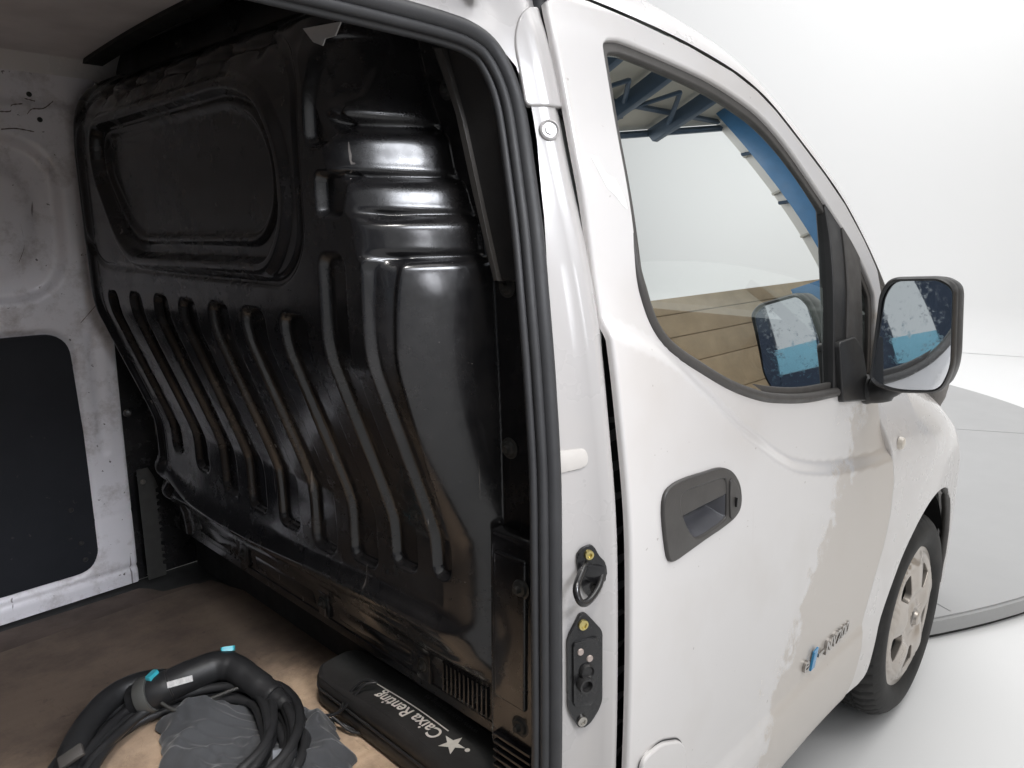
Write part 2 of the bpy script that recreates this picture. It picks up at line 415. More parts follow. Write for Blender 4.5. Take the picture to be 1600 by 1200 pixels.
MAT['studio_floor'] = studio('white studio floor', (.86, .86, .86), .45)
MAT['studio_wall'] = studio('white studio wall', (.86, .86, .86), .9)
MAT['turntable'] = simple('grey turntable deck', (.44, .44, .442), .5, nscale=6, namt=.04)
MAT['turntable_side'] = simple('dark turntable edge', (.36, .36, .36), .45, nscale=6, namt=.04)
MAT['shadow_gap'] = simple('black turntable skirt', (.02, .02, .02), .7)
MAT['truss_dark'] = simple('slate blue painted steel', (.030, .055, .095), .5, nscale=8, namt=.2)
MAT['truss_blue'] = simple('blue painted steel', (.030, .13, .28), .5, nscale=8, namt=.2)
MAT['pale_blue'] = simple('pale blue sheet', (.30, .62, .78), .6, nscale=5)
MAT['added_mirror_wall'] = simple('added dark blue wall sheet', (.035, .05, .085), .7, nscale=3, namt=.3)
MAT['roof_sheet'] = simple('beige roof sheeting', (.40, .385, .34), .7, nscale=3, namt=.15)
MAT['wall_sheet'] = simple('pale wall cladding', (.62, .60, .56), .7, nscale=3, namt=.1)
MAT['timber'] = simple('brown timber boards', (.40, .30, .19), .7, nscale=4, namt=.3)

# ------------------------------------------------------------------ studio setting
def flat(name, pts, z, mat):
    return mobj(name, [(x, y, z) for x, y in pts], [tuple(range(len(pts)))], mat)
tag(flat('studio_floor', [(-30, -30), (30, -30), (30, 30), (-30, 30)], 0, MAT['studio_floor']), 'smooth white studio floor under the van', 'floor', kind='structure')
wd = Vector((.27, -.963, 0)).normalized()
w0 = Vector((10.03, 1.42, 0)); nrm_w = Vector((-.963, -.27, 0))
def cove():
    V = []; F = []; sec = []
    r = .5
    for a in range(0, 91, 9): sec.append((r - r*math.sin(R(a)), r - r*math.cos(R(a)) + .003))
    sec = sec + [(0, 14)]
    for s in (-16, 20):
        for d, z in sec: V.append(w0 - wd*s + nrm_w*(d - .25) + Vector((0, 0, z)))
    m = len(sec)
    for j in range(m-1): F.append((j, j+1, m+j+1, m+j))
    return mobj('studio_wall', V, F, MAT['studio_wall'], sharp=80)
tag(cove(), 'plain white studio backdrop wall behind the van', 'wall', kind='structure')
tt = empty('turntable', (4.46, 2.95, 0)); tag(tt, 'large round grey turntable disc on the floor in front of the van', 'turntable')
RT = 3.367
lathe('deck', [(0, .075), (RT-.02, .075), (RT, .071), (RT, .020), (RT-.03, .016)], MAT['turntable_side'], Matrix.Identity(4), tt, 160, 30)
lathe('deck_top', [(0, .079), (RT-.012, .079), (RT-.012, .074)], MAT['turntable'], Matrix.Identity(4), tt, 160, 30)
lathe('skirt', [(RT-.05, .03), (RT-.012, .03), (RT-.012, 0.002), (RT-.05, .002)], MAT['shadow_gap'], Matrix.Identity(4), tt, 160, 30)
for a in (-62, -118, 0):
    M = Matrix.Rotation(R(a), 4, 'Z')
    box('seam', (0.2, -.003, .0795), (RT-.03, .003, .0805), MAT['turntable_side'], tt, 0, M=M)

# ------------------------------------------------------------------ the van
van = empty('delivery_van', (1.0, .86, 0)); tag(van, 'white panel van with open side doorway, black bulkhead and front wheel', 'van')
VANLOC = Vector((1.0, .86, 0))
# the Empty is moved to its base; meshes are built in world coordinates, so give children the inverse
_link = link
def link(o, parent=None):
    COL.objects.link(o)
    if parent is not None:
        o.parent = parent
        if parent is van: o.matrix_parent_inverse = Matrix.Translation(-VANLOC)
    return o

T = pch([0, .16, .22, .26, .30, .40, .62, .99, 1.18, 1.36, 1.54, 1.70, 1.78, 1.84, 1.90],
        [.06, .03, .018, .008, .003, 0, 0, .010, .033, .067, .121, .168, .200, .28, .5])
_zt = np.arange(-.1, 2.02, .005); _tt = T(_zt); _k = np.exp(-(np.arange(-24, 25)*.005/.045)**2/2); _k /= _k.sum()
_ts = np.convolve(np.pad(_tt, 24, mode='edge'), _k, mode='valid'); _w = sst(.25, .40, _zt)*(1-sst(1.72, 1.79, _zt))
T = pch(_zt[::4], (_tt*(1-_w) + _ts*_w)[::4])
def SY(X, Z):
    X = np.asarray(X, float); Z = np.asarray(Z, float)
    w = np.exp(-((X-2.29)/.38)**2) / (1+np.exp(np.clip((Z-.95)/.05, -40, 40)))
    fr = np.maximum(X-2.62, 0)**2*.9
    return T(Z) - .036*w + fr
ledge = pch([.2, .25, .285, .33, .40, .435, .462, .50], [.006, .002, -.006, -.012, -.014, -.010, -.001, 0])
CRZ = pch([.86, .98, 1.10, 1.25, 1.44, 1.69, 1.95, 2.1], [1.30, 1.25, 1.17, 1.065, .965, .905, .875, .87])
def DY(X, Z):
    X = np.asarray(X, float); Z = np.asarray(Z, float)
    d = Z - CRZ(X)
    return SY(X, Z) + ledge(Z) + .0135*sst(-.010, .026, d) - .0125*sst(.05, .24, d)
def side(fn, off=0.0):
    return lambda u, v: np.c_[u, fn(u, v) + off, v]

# --- front door -------------------------------------------------------------------------------
door_out = [(.866, .272), (.862, .45), (.860, .62), (.862, .80), (.862, .993), (.860, 1.18), (.860, 1.362), (.860, 1.54), (.866, 1.70), (.874, 1.757),
            (.905, 1.778), (.974, 1.780), (1.091, 1.772), (1.253, 1.757), (1.397, 1.733), (1.480, 1.707), (1.546, 1.675), (1.64, 1.617), (1.74, 1.553), (1.819, 1.492), (1.89, 1.412), (1.945, 1.34),
            (1.955, 1.27), (1.925, 1.17), (1.90, 1.09), (1.893, 1.042), (1.935, .95), (1.965, .895), (1.983, .809), (1.975, .72), (1.952, .644), (1.893, .523), (1.845, .424), (1.822, .33), (1.80, .275)]
door_out = [tuple(p) for p in [Vector(q) for q in door_out]]
win = [(.960, 1.53), (.963, 1.62), (.972, 1.705), (.986, 1.728), (1.015, 1.737), (1.06, 1.738), (1.193, 1.726), (1.30, 1.712), (1.387, 1.693), (1.47, 1.668), (1.548, 1.628), (1.62, 1.578), (1.69, 1.522), (1.76, 1.462),
       (1.83, 1.396), (1.895, 1.315), (1.915, 1.27), (1.895, 1.18), (1.872, 1.10), (1.855, 1.080), (1.717, 1.083), (1.50, 1.098), (1.35, 1.122), (1.261, 1.146), (1.18, 1.176), (1.091, 1.218), (1.04, 1.244), (1.003, 1.27), (.975, 1.305), (.958, 1.355), (.954, 1.42), (.956, 1.478)]
bez = [(.935, 1.02), (.942, 1.046), (.962, 1.056), (1.0, 1.058), (1.06, 1.054), (1.118, 1.048), (1.158, 1.030), (1.182, 1.0), (1.186, .965), (1.166, .947), (1.12, .940), (1.064, .937), (1.0, .932), (.968, .931), (.950, .940), (.940, .975)]
rec = [(.984, 1.032), (1.005, 1.040), (1.06, 1.037), (1.118, 1.032), (1.133, 1.020), (1.135, .968), (1.126, .953), (1.09, .948), (1.05, .946), (1.025, .950), (1.003, .972), (.985, 1.005)]
def cl(l, n=4): return [tuple(p) for p in catmull(l, n, True)]
def inset(loop, d):
    a = area2(loop); L = np.array(loop); t = np.roll(L, -1, 0) - np.roll(L, 1, 0); t /= np.linalg.norm(t, axis=1)[:, None] + 1e-9
    nl = np.c_[-t[:, 1], t[:, 0]]*(1 if a > 0 else -1)
    return [tuple(p) for p in L + nl*d]
door = empty('front_door', (0, 0, 0), None); door.parent = van; door.matrix_parent_inverse = Matrix.Translation(-VANLOC)
win_s = cl(win); bez_s = cl(bez); rec_s = cl(rec)
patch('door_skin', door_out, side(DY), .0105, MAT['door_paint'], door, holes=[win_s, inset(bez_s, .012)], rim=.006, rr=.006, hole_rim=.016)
# window seal: rubber ring between the painted frame and the glass
seal_in = inset(win_s, .022)
patch('window_seal', inset(win_s, -.004), side(DY, .010), .02, MAT['grey_plastic'], door, holes=[seal_in], rim=.006, rr=.003)
GQ = (.16254856, -.20873871, .0532753)
def GY(X, Z): return np.polyval(GQ, np.asarray(Z, float)) + 0*np.asarray(X, float)
patch('window_glass', inset(win_s, .010), side(GY, .020), .03, MAT['glass'], door)
# division bar and mirror sail between the drop glass and the quarter glass
bar = [(1.715, 1.49), (1.785, 1.44), (1.755, 1.30), (1.725, 1.20), (1.70, 1.08), (1.637, 1.088), (1.655, 1.20), (1.685, 1.33), (1.705, 1.42)]
patch('division_bar', bar, side(SY, .006), .015, MAT['black_plastic'], door, rim=.02, rr=.004)
patch('division_moulding', [(1.778, 1.448), (1.848, 1.378), (1.828, 1.30), (1.806, 1.18), (1.795, 1.080), (1.692, 1.080), (1.718, 1.20), (1.748, 1.30)], side(SY, .002), .012, MAT['grey_plastic'], door, rim=.01, rr=.003)
sail = [(1.655, 1.196), (1.745, 1.198), (1.785, 1.165), (1.800, 1.10), (1.905, 1.085), (1.885, 1.055), (1.80, 1.052), (1.655, 1.072)]
patch('mirror_sail', round_poly(sail, .01), side(SY, -.006), .012, MAT['black_plastic'], door, rim=.02, rr=.004)
# sill moulding along the lower window edge
low = [Vector((x, float(DY(x, z)) + .004, z)) for x, z in [(.9545, 1.47), (.9555, 1.41), (.959, 1.362), (.977, 1.307), (1.004, 1.273), (1.041, 1.247), (1.092, 1.221), (1.181, 1.179), (1.262, 1.149), (1.351, 1.125), (1.50, 1.101), (1.70, 1.086)]]
lowc = catmull(low, 6)
tube('sill_moulding', lowc, [min(.0105, .002+.0105*k/16) for k in range(len(lowc))], MAT['grey_plastic'], door, 10)
# handle: bezel with a bowl, paddle and key barrel
hd = empty('door_handle', (0, 0, 0), van)
patch('bezel', inset(bez_s, .004), side(DY, -.006), .012, MAT['handle_plastic'], hd, holes=[rec_s], rim=.012, rr=.004)
def bowl(u, v):
    d = -sd_poly(u, v, rec_s); return np.c_[u, DY(u, v) - .006 + .034*sst(-.004, .034, d), v]
patch('bowl', inset(rec_s, -.002), bowl, .0035, simple('satin handle bowl', (.060, .060, .068), .40, nscale=40), hd)
pad = [(.986, 1.031), (1.005, 1.0385), (1.06, 1.0355), (1.117, 1.030), (1.131, 1.018), (1.132, 1.000), (1.06, 1.001), (.988, 1.001)]
patch('paddle', pad, side(DY, -.004), .012, MAT['handle_plastic'], hd, rim=.014, rr=.003)
patch('key_cover', cl([(1.141, 1.018), (1.158, 1.010), (1.172, .990), (1.174, .968), (1.160, .958), (1.142, .956)], 3), side(DY, -.0085), .01, MAT['handle_plastic'], hd, rim=.004, rr=.002)
box('key_slot', (1.1545, float(DY(1.156, .978))-.0125, .970), (1.1575, float(DY(1.156, .978))-.008, .987), MAT['black_plastic'], hd, .0005)
# badge
bdg = empty('badge', (0, 0, 0), van)
def onDoor(x, z, off=-.003): return basis((x, float(DY(x, z))+off, z), (0, -1, 0), (1, 0, 0))
text_mesh('letter', 'e', .050, onDoor(1.516, .478), MAT['chrome'], bdg, .0035, .2, 1.1, .0009)
prism('flash', [(0, -.004), (.022, -.004), (.036, .040), (.014, .036)], .005, onDoor(1.552, .474), MAT['badge_blue'], bdg, .0015)
prism('dash', [(0, .012), (.032, .012), (.034, .019), (.002, .019)], .004, onDoor(1.592, .474), MAT['chrome'], bdg, .001)
text_mesh('lettering', 'NV200', .042, onDoor(1.632, .474), MAT['chrome'], bdg, .0035, .2, 1.18, .0009)
# lower corner cover plate
cov = [(.885, .49), (.885, .625), (.94, .622), (.992, .598), (1.006, .582), (1.016, .555), (1.022, .49)]
patch('cover_gap', round_poly(inset(cov, -.007), .02), side(DY, -.0015), .015, MAT['rubber'], door)
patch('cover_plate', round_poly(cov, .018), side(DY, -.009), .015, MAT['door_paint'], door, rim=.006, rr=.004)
# flaked lacquer on the window post and above the badge
fl = MAT['flake'] = simple('bare pale primer', (.88, .87, .86), .55, nscale=80, namt=.05)
for pts_ in ([(.884, 1.548), (.900, 1.545), (.914, 1.522), (.934, 1.515), (.947, 1.490), (.950, 1.470), (.938, 1.478), (.925, 1.492), (.910, 1.500), (.897, 1.524)],):
    patch('flaked_lacquer', round_poly(pts_, .004, 2), side(DY, -.0004), .01, fl, door)
# inner door trim below the glass
patch('inner_trim', [(.90, .35), (.90, 1.16), (1.25, 1.10), (1.86, 1.05), (1.86, .35)], side(SY, .075), .05, MAT['trim_grey'], door)

# --- mirror --------------------------------------------------------------------------------------
mir = empty('door_mirror', (0, 0, 0), van)
MX = 1.765
mo = [(.000, 1.094), (-.004, 1.30), (-.022, 1.336), (-.122, 1.343), (-.152, 1.325), (-.166, 1.15), (-.150, 1.095), (-.060, 1.082)]
mo_r = round_poly([(y, z) for y, z in mo], .024, 6)
def ring(scale, dx):
    cy = sum(p[0] for p in mo_r)/len(mo_r); cz = sum(p[1] for p in mo_r)/len(mo_r)
    return [(MX+dx, cy+(p[0]-cy)*scale, cz+(p[1]-cz)*scale) for p in mo_r]
Vm = []; Fm = []; n_ = len(mo_r)
lay = [ring(.925, .006), ring(.93, -.002), ring(.965, -.006), ring(.995, .000), ring(1.0, .012), ring(1.0, .022), ring(.985, .026), ring(.995, .030), ring(.97, .075), ring(.86, .115), ring(.60, .138), ring(.2, .145)]
for L_ in lay: Vm += L_
for j in range(len(lay)-1):
    for i in range(n_): Fm.append((j*n_+i, j*n_+(i+1) % n_, (j+1)*n_+(i+1) % n_, (j+1)*n_+i))
Fm.append(tuple((len(lay)-1)*n_+i for i in range(n_)))
bm = bmesh.new(); vv = [bm.verts.new(v) for v in Vm]; [bm.faces.new([vv[i] for i in f]) for f in Fm]
bmobj('housing', bm, MAT['black_plastic'], mir, 50)
mg = [(x + .05*(y+.085) + .045*(z-1.21), y, z) for x, y, z in ring(.935, .003)]; mobj('mirror_glass', mg, [tuple(range(n_))[::-1]], MAT['mirror'], mir, smooth=False)
tube('arm', catmull([(1.815, .035, 1.075), (1.815, .005, 1.070), (1.812, -.03, 1.082), (1.81, -.06, 1.11)], 6), [.034]*6+[.030]*6+[.024]*7, MAT['black_plastic'], mir, 14)

# --- B pillar and the frame of the side doorway ------------------------------------------------------
G = pch([-2, .60, .70, .74, .76, .80, .826, .834, .842, .852, .864, .88, .95], [.055, .055, .058, .052, .046, .030, .0135, .0110, .0135, .024, .050, .070, .09])
def PY(X, Z):
    X = np.asarray(X, float); Z = np.asarray(Z, float); g = G(X); gu = np.where(X > .842, .0135 + (X-.842)*.55, g); k = sst(1.12, 1.32, Z)
    return T(Z) + g*(1-k) + np.minimum(g, gu)*k
def strip_path(off_y, pts): return [Vector((x, float(T(z)) + off_y, z)) for x, z in pts]
so = [(.727, .30), (.727, .67), (.732, .97), (.745, 1.13), (.753, 1.235), (.764, 1.35), (.781, 1.46), (.793, 1.56), (.795, 1.615), (.786, 1.655), (.766, 1.686), (.735, 1.700), (.69, 1.705), (.60, 1.707), (.40, 1.708), (.05, 1.708), (-.02, 1.69), (-.045, 1.64), (-.045, 1.0), (-.045, .30)]
pil = [(.727+.012, .30), (.739, .67), (.744, .97), (.757, 1.13), (.765, 1.235), (.776, 1.35), (.793, 1.46), (.805, 1.56), (.807, 1.615), (.798, 1.662), (.776, 1.696), (.737, 1.711), (.69, 1.716), (.40, 1.718), (-.02, 1.718), (-.02, 1.80), (.885, 1.80), (.878, 1.45), (.868, 1.30), (.856, 1.18), (.8525, 1.05), (.8525, .30)]
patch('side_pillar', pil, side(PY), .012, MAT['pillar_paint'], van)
patch('door_gap_seal', [(.835, .28), (.835, 1.80), (.96, 1.80), (.96, .28)], lambda u, v: np.c_[u, T(v) + .075, v], .04, MAT['rubber'], van)
strip = empty('weatherstrip', (0, 0, 0)); strip.parent = van; strip.matrix_parent_inverse = Matrix.Translation(-VANLOC)
sp = catmull([(x, 0, z) for x, z in so], 8)
def at_strip(dx, dy, r, name, m=MAT['rubber']):
    pts = []
    for i, p in enumerate(sp):
        a = sp[max(0, i-1)]; b = sp[min(len(sp)-1, i+1)]; t = (b-a).normalized(); nn = Vector((-t.z, 0, t.x))   # towards the opening
        x = p.x + nn.x*dx; z = p.z + nn.z*dx
        pts.append(Vector((x, float(T(z)) + dy, z)))
    return tube(name, pts, r, m, strip, 12)
at_strip(.000, .042, .0115, 'bulb')
at_strip(.0145, .048, .0075, 'inner_lip')
at_strip(.0225, .058, .0060, 'fin')
at_strip(.008, .058, .0120, 'carrier')
# pressed gusset, plug, sticker tab on the pillar
gus = [(.800, 1.612), (.803, 1.70), (.822, 1.742), (.872, 1.752), (.878, 1.615)]
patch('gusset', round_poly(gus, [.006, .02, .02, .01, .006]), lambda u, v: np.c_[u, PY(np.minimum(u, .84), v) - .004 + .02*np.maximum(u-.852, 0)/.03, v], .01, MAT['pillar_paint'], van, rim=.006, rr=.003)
def onP(x, z, off=0.0):
    e = 1e-3
    n = Vector((float(PY(x+e, z)-PY(x-e, z))/(2*e), -1, float(PY(x, z+e)-PY(x, z-e))/(2*e))).normalized()
    p = Vector((x, float(PY(x, z)), z)) + n*off
    return basis(p, n, (1, 0, 0))
plug = lathe('plug', [(.0, .003), (.006, .003), (.007, .001), (.0105, .001), (.0125, .0035), (.0145, .002), (.015, -.001)], MAT['pillar_paint'], onP(.822, 1.577, .0005), van, 28)
tb = round_poly([(-.030, -.0155), (.024, -.015), (.024, .012), (-.030, .0155)], [.001, .013, .013, .001], 6)
prism('sticker_tab', tb, .0025, onP(.782, 1.129, .0003), simple('cream sticker', (.56, .53, .50), .5, nscale=60, namt=.06), van, .0012)
# striker: base plate, two bolts and the bent loop
stk = empty('striker', (0, 0, 0)); stk.parent = van; stk.matrix_parent_inverse = Matrix.Translation(-VANLOC)
Ms = onP(.797, .962, .001)
sb = round_poly([(-.012, .040), (.004, .042), (.014, .022), (.024, .012), (.026, -.012), (.014, -.018), (.008, -.034), (-.004, -.038), (-.012, -.024), (-.018, -.006), (-.020, .012), (-.022, .030)], .006, 4)
prism('base_plate', sb, .005, Ms, MAT['steel_black'], stk, .002)
D_ = Vector((-.93, -.34, -.12))
f0 = Ms @ Vector((-.008, .016, .004)); f1 = Ms @ Vector((.018, -.006, .004))
lp = [f0, f0 + D_*.018 + Vector((0, 0, -.004)), f0 + D_*.040 + Vector((0, 0, -.016)), f0*.6 + f1*.4 + D_*.052 + Vector((0, 0, -.022)), f0*.25 + f1*.75 + D_*.044 + Vector((0, 0, -.020)), f1 + D_*.020 + Vector((0, 0, -.010)), f1]
tube('loop', catmull(lp, 6), .0052, MAT['steel_black'], stk, 12)
prism('collar', round_poly([(-.020, .002), (-.018, .020), (.022, .006), (.022, -.016), (.006, -.018)], .005, 3), .004, Ms @ Matrix.Translation((0, 0, .005)), MAT['steel_black'], stk, .0015)
for p, m in (((-.004, .029), 'brass'), ((.006, -.026), 'steel')):
    lathe('bolt', [(0, .0035), (.003, .0035), (.0035, .0065), (.0065, .0060), (.0072, .002), (.0072, 0)], MAT[m], Ms @ Matrix.Translation((p[0], p[1], .0045)), stk, 18)
# contact plate
lk = empty('contact_plate', (0, 0, 0)); lk.parent = van; lk.matrix_parent_inverse = Matrix.Translation(-VANLOC)
Ml = onP(.785, .811, .001)
lo_ = round_poly([(-.006, .092), (.003, .092), (.030, .058), (.030, -.056), (.022, -.072), (.008, -.088), (-.006, -.092), (-.014, -.082), (-.027, -.052), (-.027, .058)], .008, 4)
prism('plate', lo_, .006, Ml, MAT['steel_black'], lk, .003, 3)
prism('raised_panel', round_poly([(-.020, .052), (.022, .052), (.022, -.040), (.010, -.056), (-.020, -.050)], .006, 4), .005, Ml @ Matrix.Translation((0, 0, .005)), MAT['steel_black'], lk, .003, 3)
lathe('bolt', [(0, .003), (.004, .003), (.0045, .005), (.0075, .0045), (.0080, 0)], MAT['brass'], Ml @ Matrix.Translation((-.003, .076, .0055)), lk, 20)
lathe('bolt', [(0, .002), (.004, .002), (.0045, .004), (.0075, .0038), (.0080, 0)], MAT['steel'], Ml @ Matrix.Translation((-.005, -.078, .0055)), lk, 20)
for p in ((-.009, .036), (.006, .022)):
    lathe('contact', [(0, .002), (.0045, .002), (.0055, 0)], simple('copper contact', (.50, .42, .38), .4, metal=.6), Ml @ Matrix.Translation((p[0], p[1], .0098)), lk, 18)
lathe('contact_stem', [(.0, .004), (.007, .004), (.0085, .012), (.0115, .012), (.0125, .006), (.0125, 0)], MAT['black_plastic'], Ml @ Matrix.Translation((-.004, -.014, .0098)), lk, 24)
lathe('contact_stem', [(.0, .004), (.008, .004), (.010, .007), (.0115, .004), (.0115, 0)], MAT['black_plastic'], Ml @ Matrix.Translation((.0, .004, .0098)), lk, 24)
# black upper seal and slide rail over the doorway
tube('frame_seal', [Vector((x, float(T(z))+.030, z)) for x, z in [(.872, 1.60), (.876, 1.68), (.882, 1.74), (.888, 1.80)]], .014, MAT['rubber'], van, 10)
rail = empty('slide_rail', (0, 0, 0)); rail.parent = van; rail.matrix_parent_inverse = Matrix.Translation(-VANLOC)
box('channel', (-.02, float(T(1.765))+.03, 1.752), (.66, float(T(1.765))+.075, 1.80), MAT['black_plastic'], rail, .004)
box('stop_block', (.665, float(T(1.765))+.022, 1.765), (.80, float(T(1.765))+.06, 1.80), simple('pale nylon stop', (.55, .55, .54), .5), rail, .01)
box('bumper', (.825, float(T(1.78))+.02, 1.762), (.862, float(T(1.78))+.05, 1.80), MAT['rubber'], rail, .006)

# --- fender, arch, wheel -----------------------------------------------------------------------------
def FY(X, Z):
    X = np.asarray(X, float); Z = np.asarray(Z, float)
    zt = 1.06 - .40*np.maximum(X-2.15, 0)
    return SY(X, Z) + 1.6*np.maximum(Z - zt + .16, 0)**2.0 + .3*np.maximum(Z-zt+.04, 0)
d_front = [(1.90, 1.092), (1.899, 1.042), (1.941, .95), (1.971, .895), (1.989, .809), (1.981, .72), (1.958, .644), (1.899, .523), (1.851, .424), (1.828, .33), (1.808, .275)]
arch = [(1.90, .268), (1.945, .285), (1.968, .36), (1.985, .43), (2.045, .52), (2.10, .585), (2.18, .645), (2.26, .680), (2.34, .692), (2.42, .685), (2.50, .660), (2.575, .60), (2.62, .52), (2.635, .44), (2.625, .36), (2.62, .27)]
fen = d_front + catmull(arch, 3) + [Vector((2.95, .27)), Vector((3.02, .45)), Vector((3.0, .72)), Vector((2.80, .84)), Vector((2.50, .945)), Vector((2.22, 1.085)), Vector((2.05, 1.20)), Vector((1.965, 1.30)), Vector((1.96, 1.26)), Vector((1.93, 1.17))]
fen = [(p[0], p[1]) for p in fen]
patch('front_wing', fen, side(FY), .02, MAT['paint'], van, rim=.028, rr=.005)
lathe('side_repeater', [(0, .012), (.006, .0125), (.0135, .010), (.0165, .004), (.017, -.002)], simple('pale indicator lens', (.72, .66, .58), .3, coat=.4), basis((2.015, float(FY(2.015, .903))-.001, .903), (0, -1, 0)), van, 26)
# arch liner: dark tunnel behind the opening
WC = (2.29, .31)
Vl = []; Fl = []; al = [(1.96, .27)] + [(2.29+.37*math.cos(R(a)), .34+.36*math.sin(R(a))) for a in range(170, -31, -8)]
for y in (.005, .035, .26):
    for k, (x, z) in enumerate(al):
        s = 1.0 if y > .01 else .97
        Vl.append((2.29+(x-2.29)*s, y, .34+(z-.34)*s + (.004*math.sin(k*2.4) if y > .01 else 0)))
m_ = len(al)
for j in range(2):
    for i in range(m_-1): Fl.append((j*m_+i, j*m_+i+1, (j+1)*m_+i+1, (j+1)*m_+i))
Vl.append((2.29, .26, .34)); c_ = len(Vl)-1
for i in range(m_-1): Fl.append((2*m_+i, 2*m_+i+1, c_))
mobj('arch_liner', Vl, Fl, MAT['black_plastic'], van, sharp=40)
tube('arch_lip', [(x, float(FY(x, z))+.014, z) for x, z in [(2.47, .675), (2.545, .635), (2.60, .56), (2.628, .48), (2.628, .40), (2.618, .30)]], .013, MAT['grey_plastic'], van, 10)
wheel = empty('wheel', (0, 0, 0)); wheel.parent = van; wheel.matrix_parent_inverse = Matrix.Translation(-VANLOC)
WM = basis((WC[0], -.012, WC[1]), (0, -1, 0), (1, 0, 0))      # local z outwards
def tyre():
    n = 216; pr = [(.206, -.008), (.214, .002), (.228, .0105), (.252, .014), (.272, .0105), (.290, -.002), (.301, -.016), (.3065, -.028)]
    tread = []
    for z, gro in [(-.034, 0), (-.055, 0), (-.058, 1), (-.066, 1), (-.069, 0), (-.095, 0), (-.098, 1), (-.106, 1), (-.109, 0), (-.135, 0), (-.138, 1), (-.146, 1), (-.149, 0), (-.172, 0)]:
        tread.append((.3095 - (.007 if gro else 0), z))
    back = [(.301, -.185), (.272, -.203), (.225, -.203), (.198, -.190)]
    full = pr + tread + back; V = []; F = []; m = len(full); k0 = len(pr); k1 = k0+len(tread)
    for k in range(n):
        a = 2*math.pi*k/n
        for j, (r, z) in enumerate(full):
            sh = 0 if j < k0+7 else 2
            if k0-2 <= j < k1 and (k+sh) % 4 == 0: r -= .0055
            elif 3 <= j <= 4 and False: r -= 0
            V.append(WM @ Vector((r*math.cos(a), r*math.sin(a), z)))
    for k in range(n):
        k2 = (k+1) % n
        for j in range(m-1): F.append((k*m+j, k2*m+j, k2*m+j+1, k*m+j+1))
    return mobj('tyre', V, F, MAT['tyre'], wheel, sharp=28)
tyre()
RW = .211
def dome(u, v):
    r = np.sqrt(u*u+v*v); th = np.arctan2(v, u)
    sp_ = .5+.5*np.cos(5*(th-R(90)))
    h = -.004 + .020*(1-(r/RW)**2) + .010*sst(.05, .11, r)*(1-sst(.165, .19, r))*(sp_**1.5) - .010*sst(.02, .06, r)*(1-sst(.06, .10, r)) + .004*sst(.172, .182, r)*(1-sst(.190, .197, r))
    h = h - .006*(1-sst(.024, .030, r))
    L = np.c_[u, v, h]; M3 = np.array(WM)[:3, :]
    return L @ M3[:, :3].T + M3[:, 3]
circ = [(RW*math.cos(2*math.pi*k/90), RW*math.sin(2*math.pi*k/90)) for k in range(90)]
hl = []
for k in range(5):
    a0 = R(90+36+72*k)
    def pol(r, da): return (r*math.cos(a0+R(da)), r*math.sin(a0+R(da)))
    hl.append(round_poly([pol(.166, -17), pol(.171, 0), pol(.166, 17), pol(.098, 11), pol(.090, 0), pol(.098, -11)], [.012, .02, .012, .012, .01, .012], 4))
patch('wheel_cover', circ, dome, .009, MAT['rim_paint'], wheel, holes=hl, rim=.012, rr=.003, hole_rim=.016)
lathe('cap', [(0, .0275), (.015, .027), (.020, .024), (.0225, .016)], MAT['rim_paint'], WM, wheel, 30)
lathe('backing', [(0, -.035), (.206, -.035), (.206, -.006)], MAT['underbody'], WM, wheel, 48)

# --- roof, pillar, screens and the outer shell --------------------------------------------------------
seam = [(-1.4, 1.786), (.5, 1.786), (.905, 1.786), (.974, 1.787), (1.091, 1.780), (1.253, 1.765), (1.397, 1.741), (1.480, 1.715), (1.546, 1.683), (1.64, 1.625), (1.74, 1.561), (1.819, 1.500), (1.89, 1.420), (1.955, 1.34), (2.04, 1.235), (2.14, 1.14), (2.22, 1.085)]
def sect(x, z):
    y0 = float(SY(x, z)) if x < 2.0 else float(FY(x, z)) if z < 1.1 else float(SY(x, z))
    k = float(sst(1.25, 1.75, x))
    a = Vector((x, y0, z)); up = .080*(1-k) + .062*k; inn = .085*(1-k) + .062*k; fw = .0*(1-k) + .035*k
    b = Vector((x+fw*.5, y0+inn*.30, z+up*.62)); c = Vector((x+fw, y0+inn, z+up))
    return a, b, c
ss = catmull([(x, 0, z) for x, z in seam], 5)
A = [sect(p.x, p.z) for p in ss]
V = []; F = []; K = 7
for a, b, c in A:
    for j in range(K):
        t = j/(K-1); V.append(a*(1-t)**2 + b*2*t*(1-t) + c*t*t)
    # hidden return so the rail has thickness
    V.append(c + Vector((0, .01, -.03)))
K2 = K+1
for i in range(len(A)-1):
    for j in range(K2-1): F.append((i*K2+j, (i+1)*K2+j, (i+1)*K2+j+1, i*K2+j+1))
mobj('roof_rail', V, F, MAT['paint'], van, sharp=40)
MID = .86
def across(i, t):
    c = A[i][2]; h = .045*(1-abs(2*t-1)**2.2)
    k = float(sst(1.3, 1.8, c.x)); fx = .16*k*(1-abs(2*t-1)**2)
    return Vector((c.x + fx, c.y + (2*MID - 2*c.y)*t, c.z + h*(1-k*.6)))
def cross_sheet(name, i0, i1, mat, dz=0.0, n=24):
    V = []; F = []
    for i in range(i0, i1+1):
        for j in range(n+1): V.append(across(i, j/n) + Vector((0, 0, dz)))
    for i in range(i1-i0):
        for j in range(n): F.append((i*(n+1)+j, (i+1)*(n+1)+j, (i+1)*(n+1)+j+1, i*(n+1)+j+1))
    return mobj(name, V, F, mat, van)
ihead = min(range(len(A)), key=lambda i: abs(A[i][0].x-1.36))
cross_sheet('roof_skin', 0, ihead, MAT['paint'])
cross_sheet('windscreen', ihead, len(A)-1, MAT['windscreen'])
i95 = min(range(len(A)), key=lambda i: abs(A[i][0].x-.80))
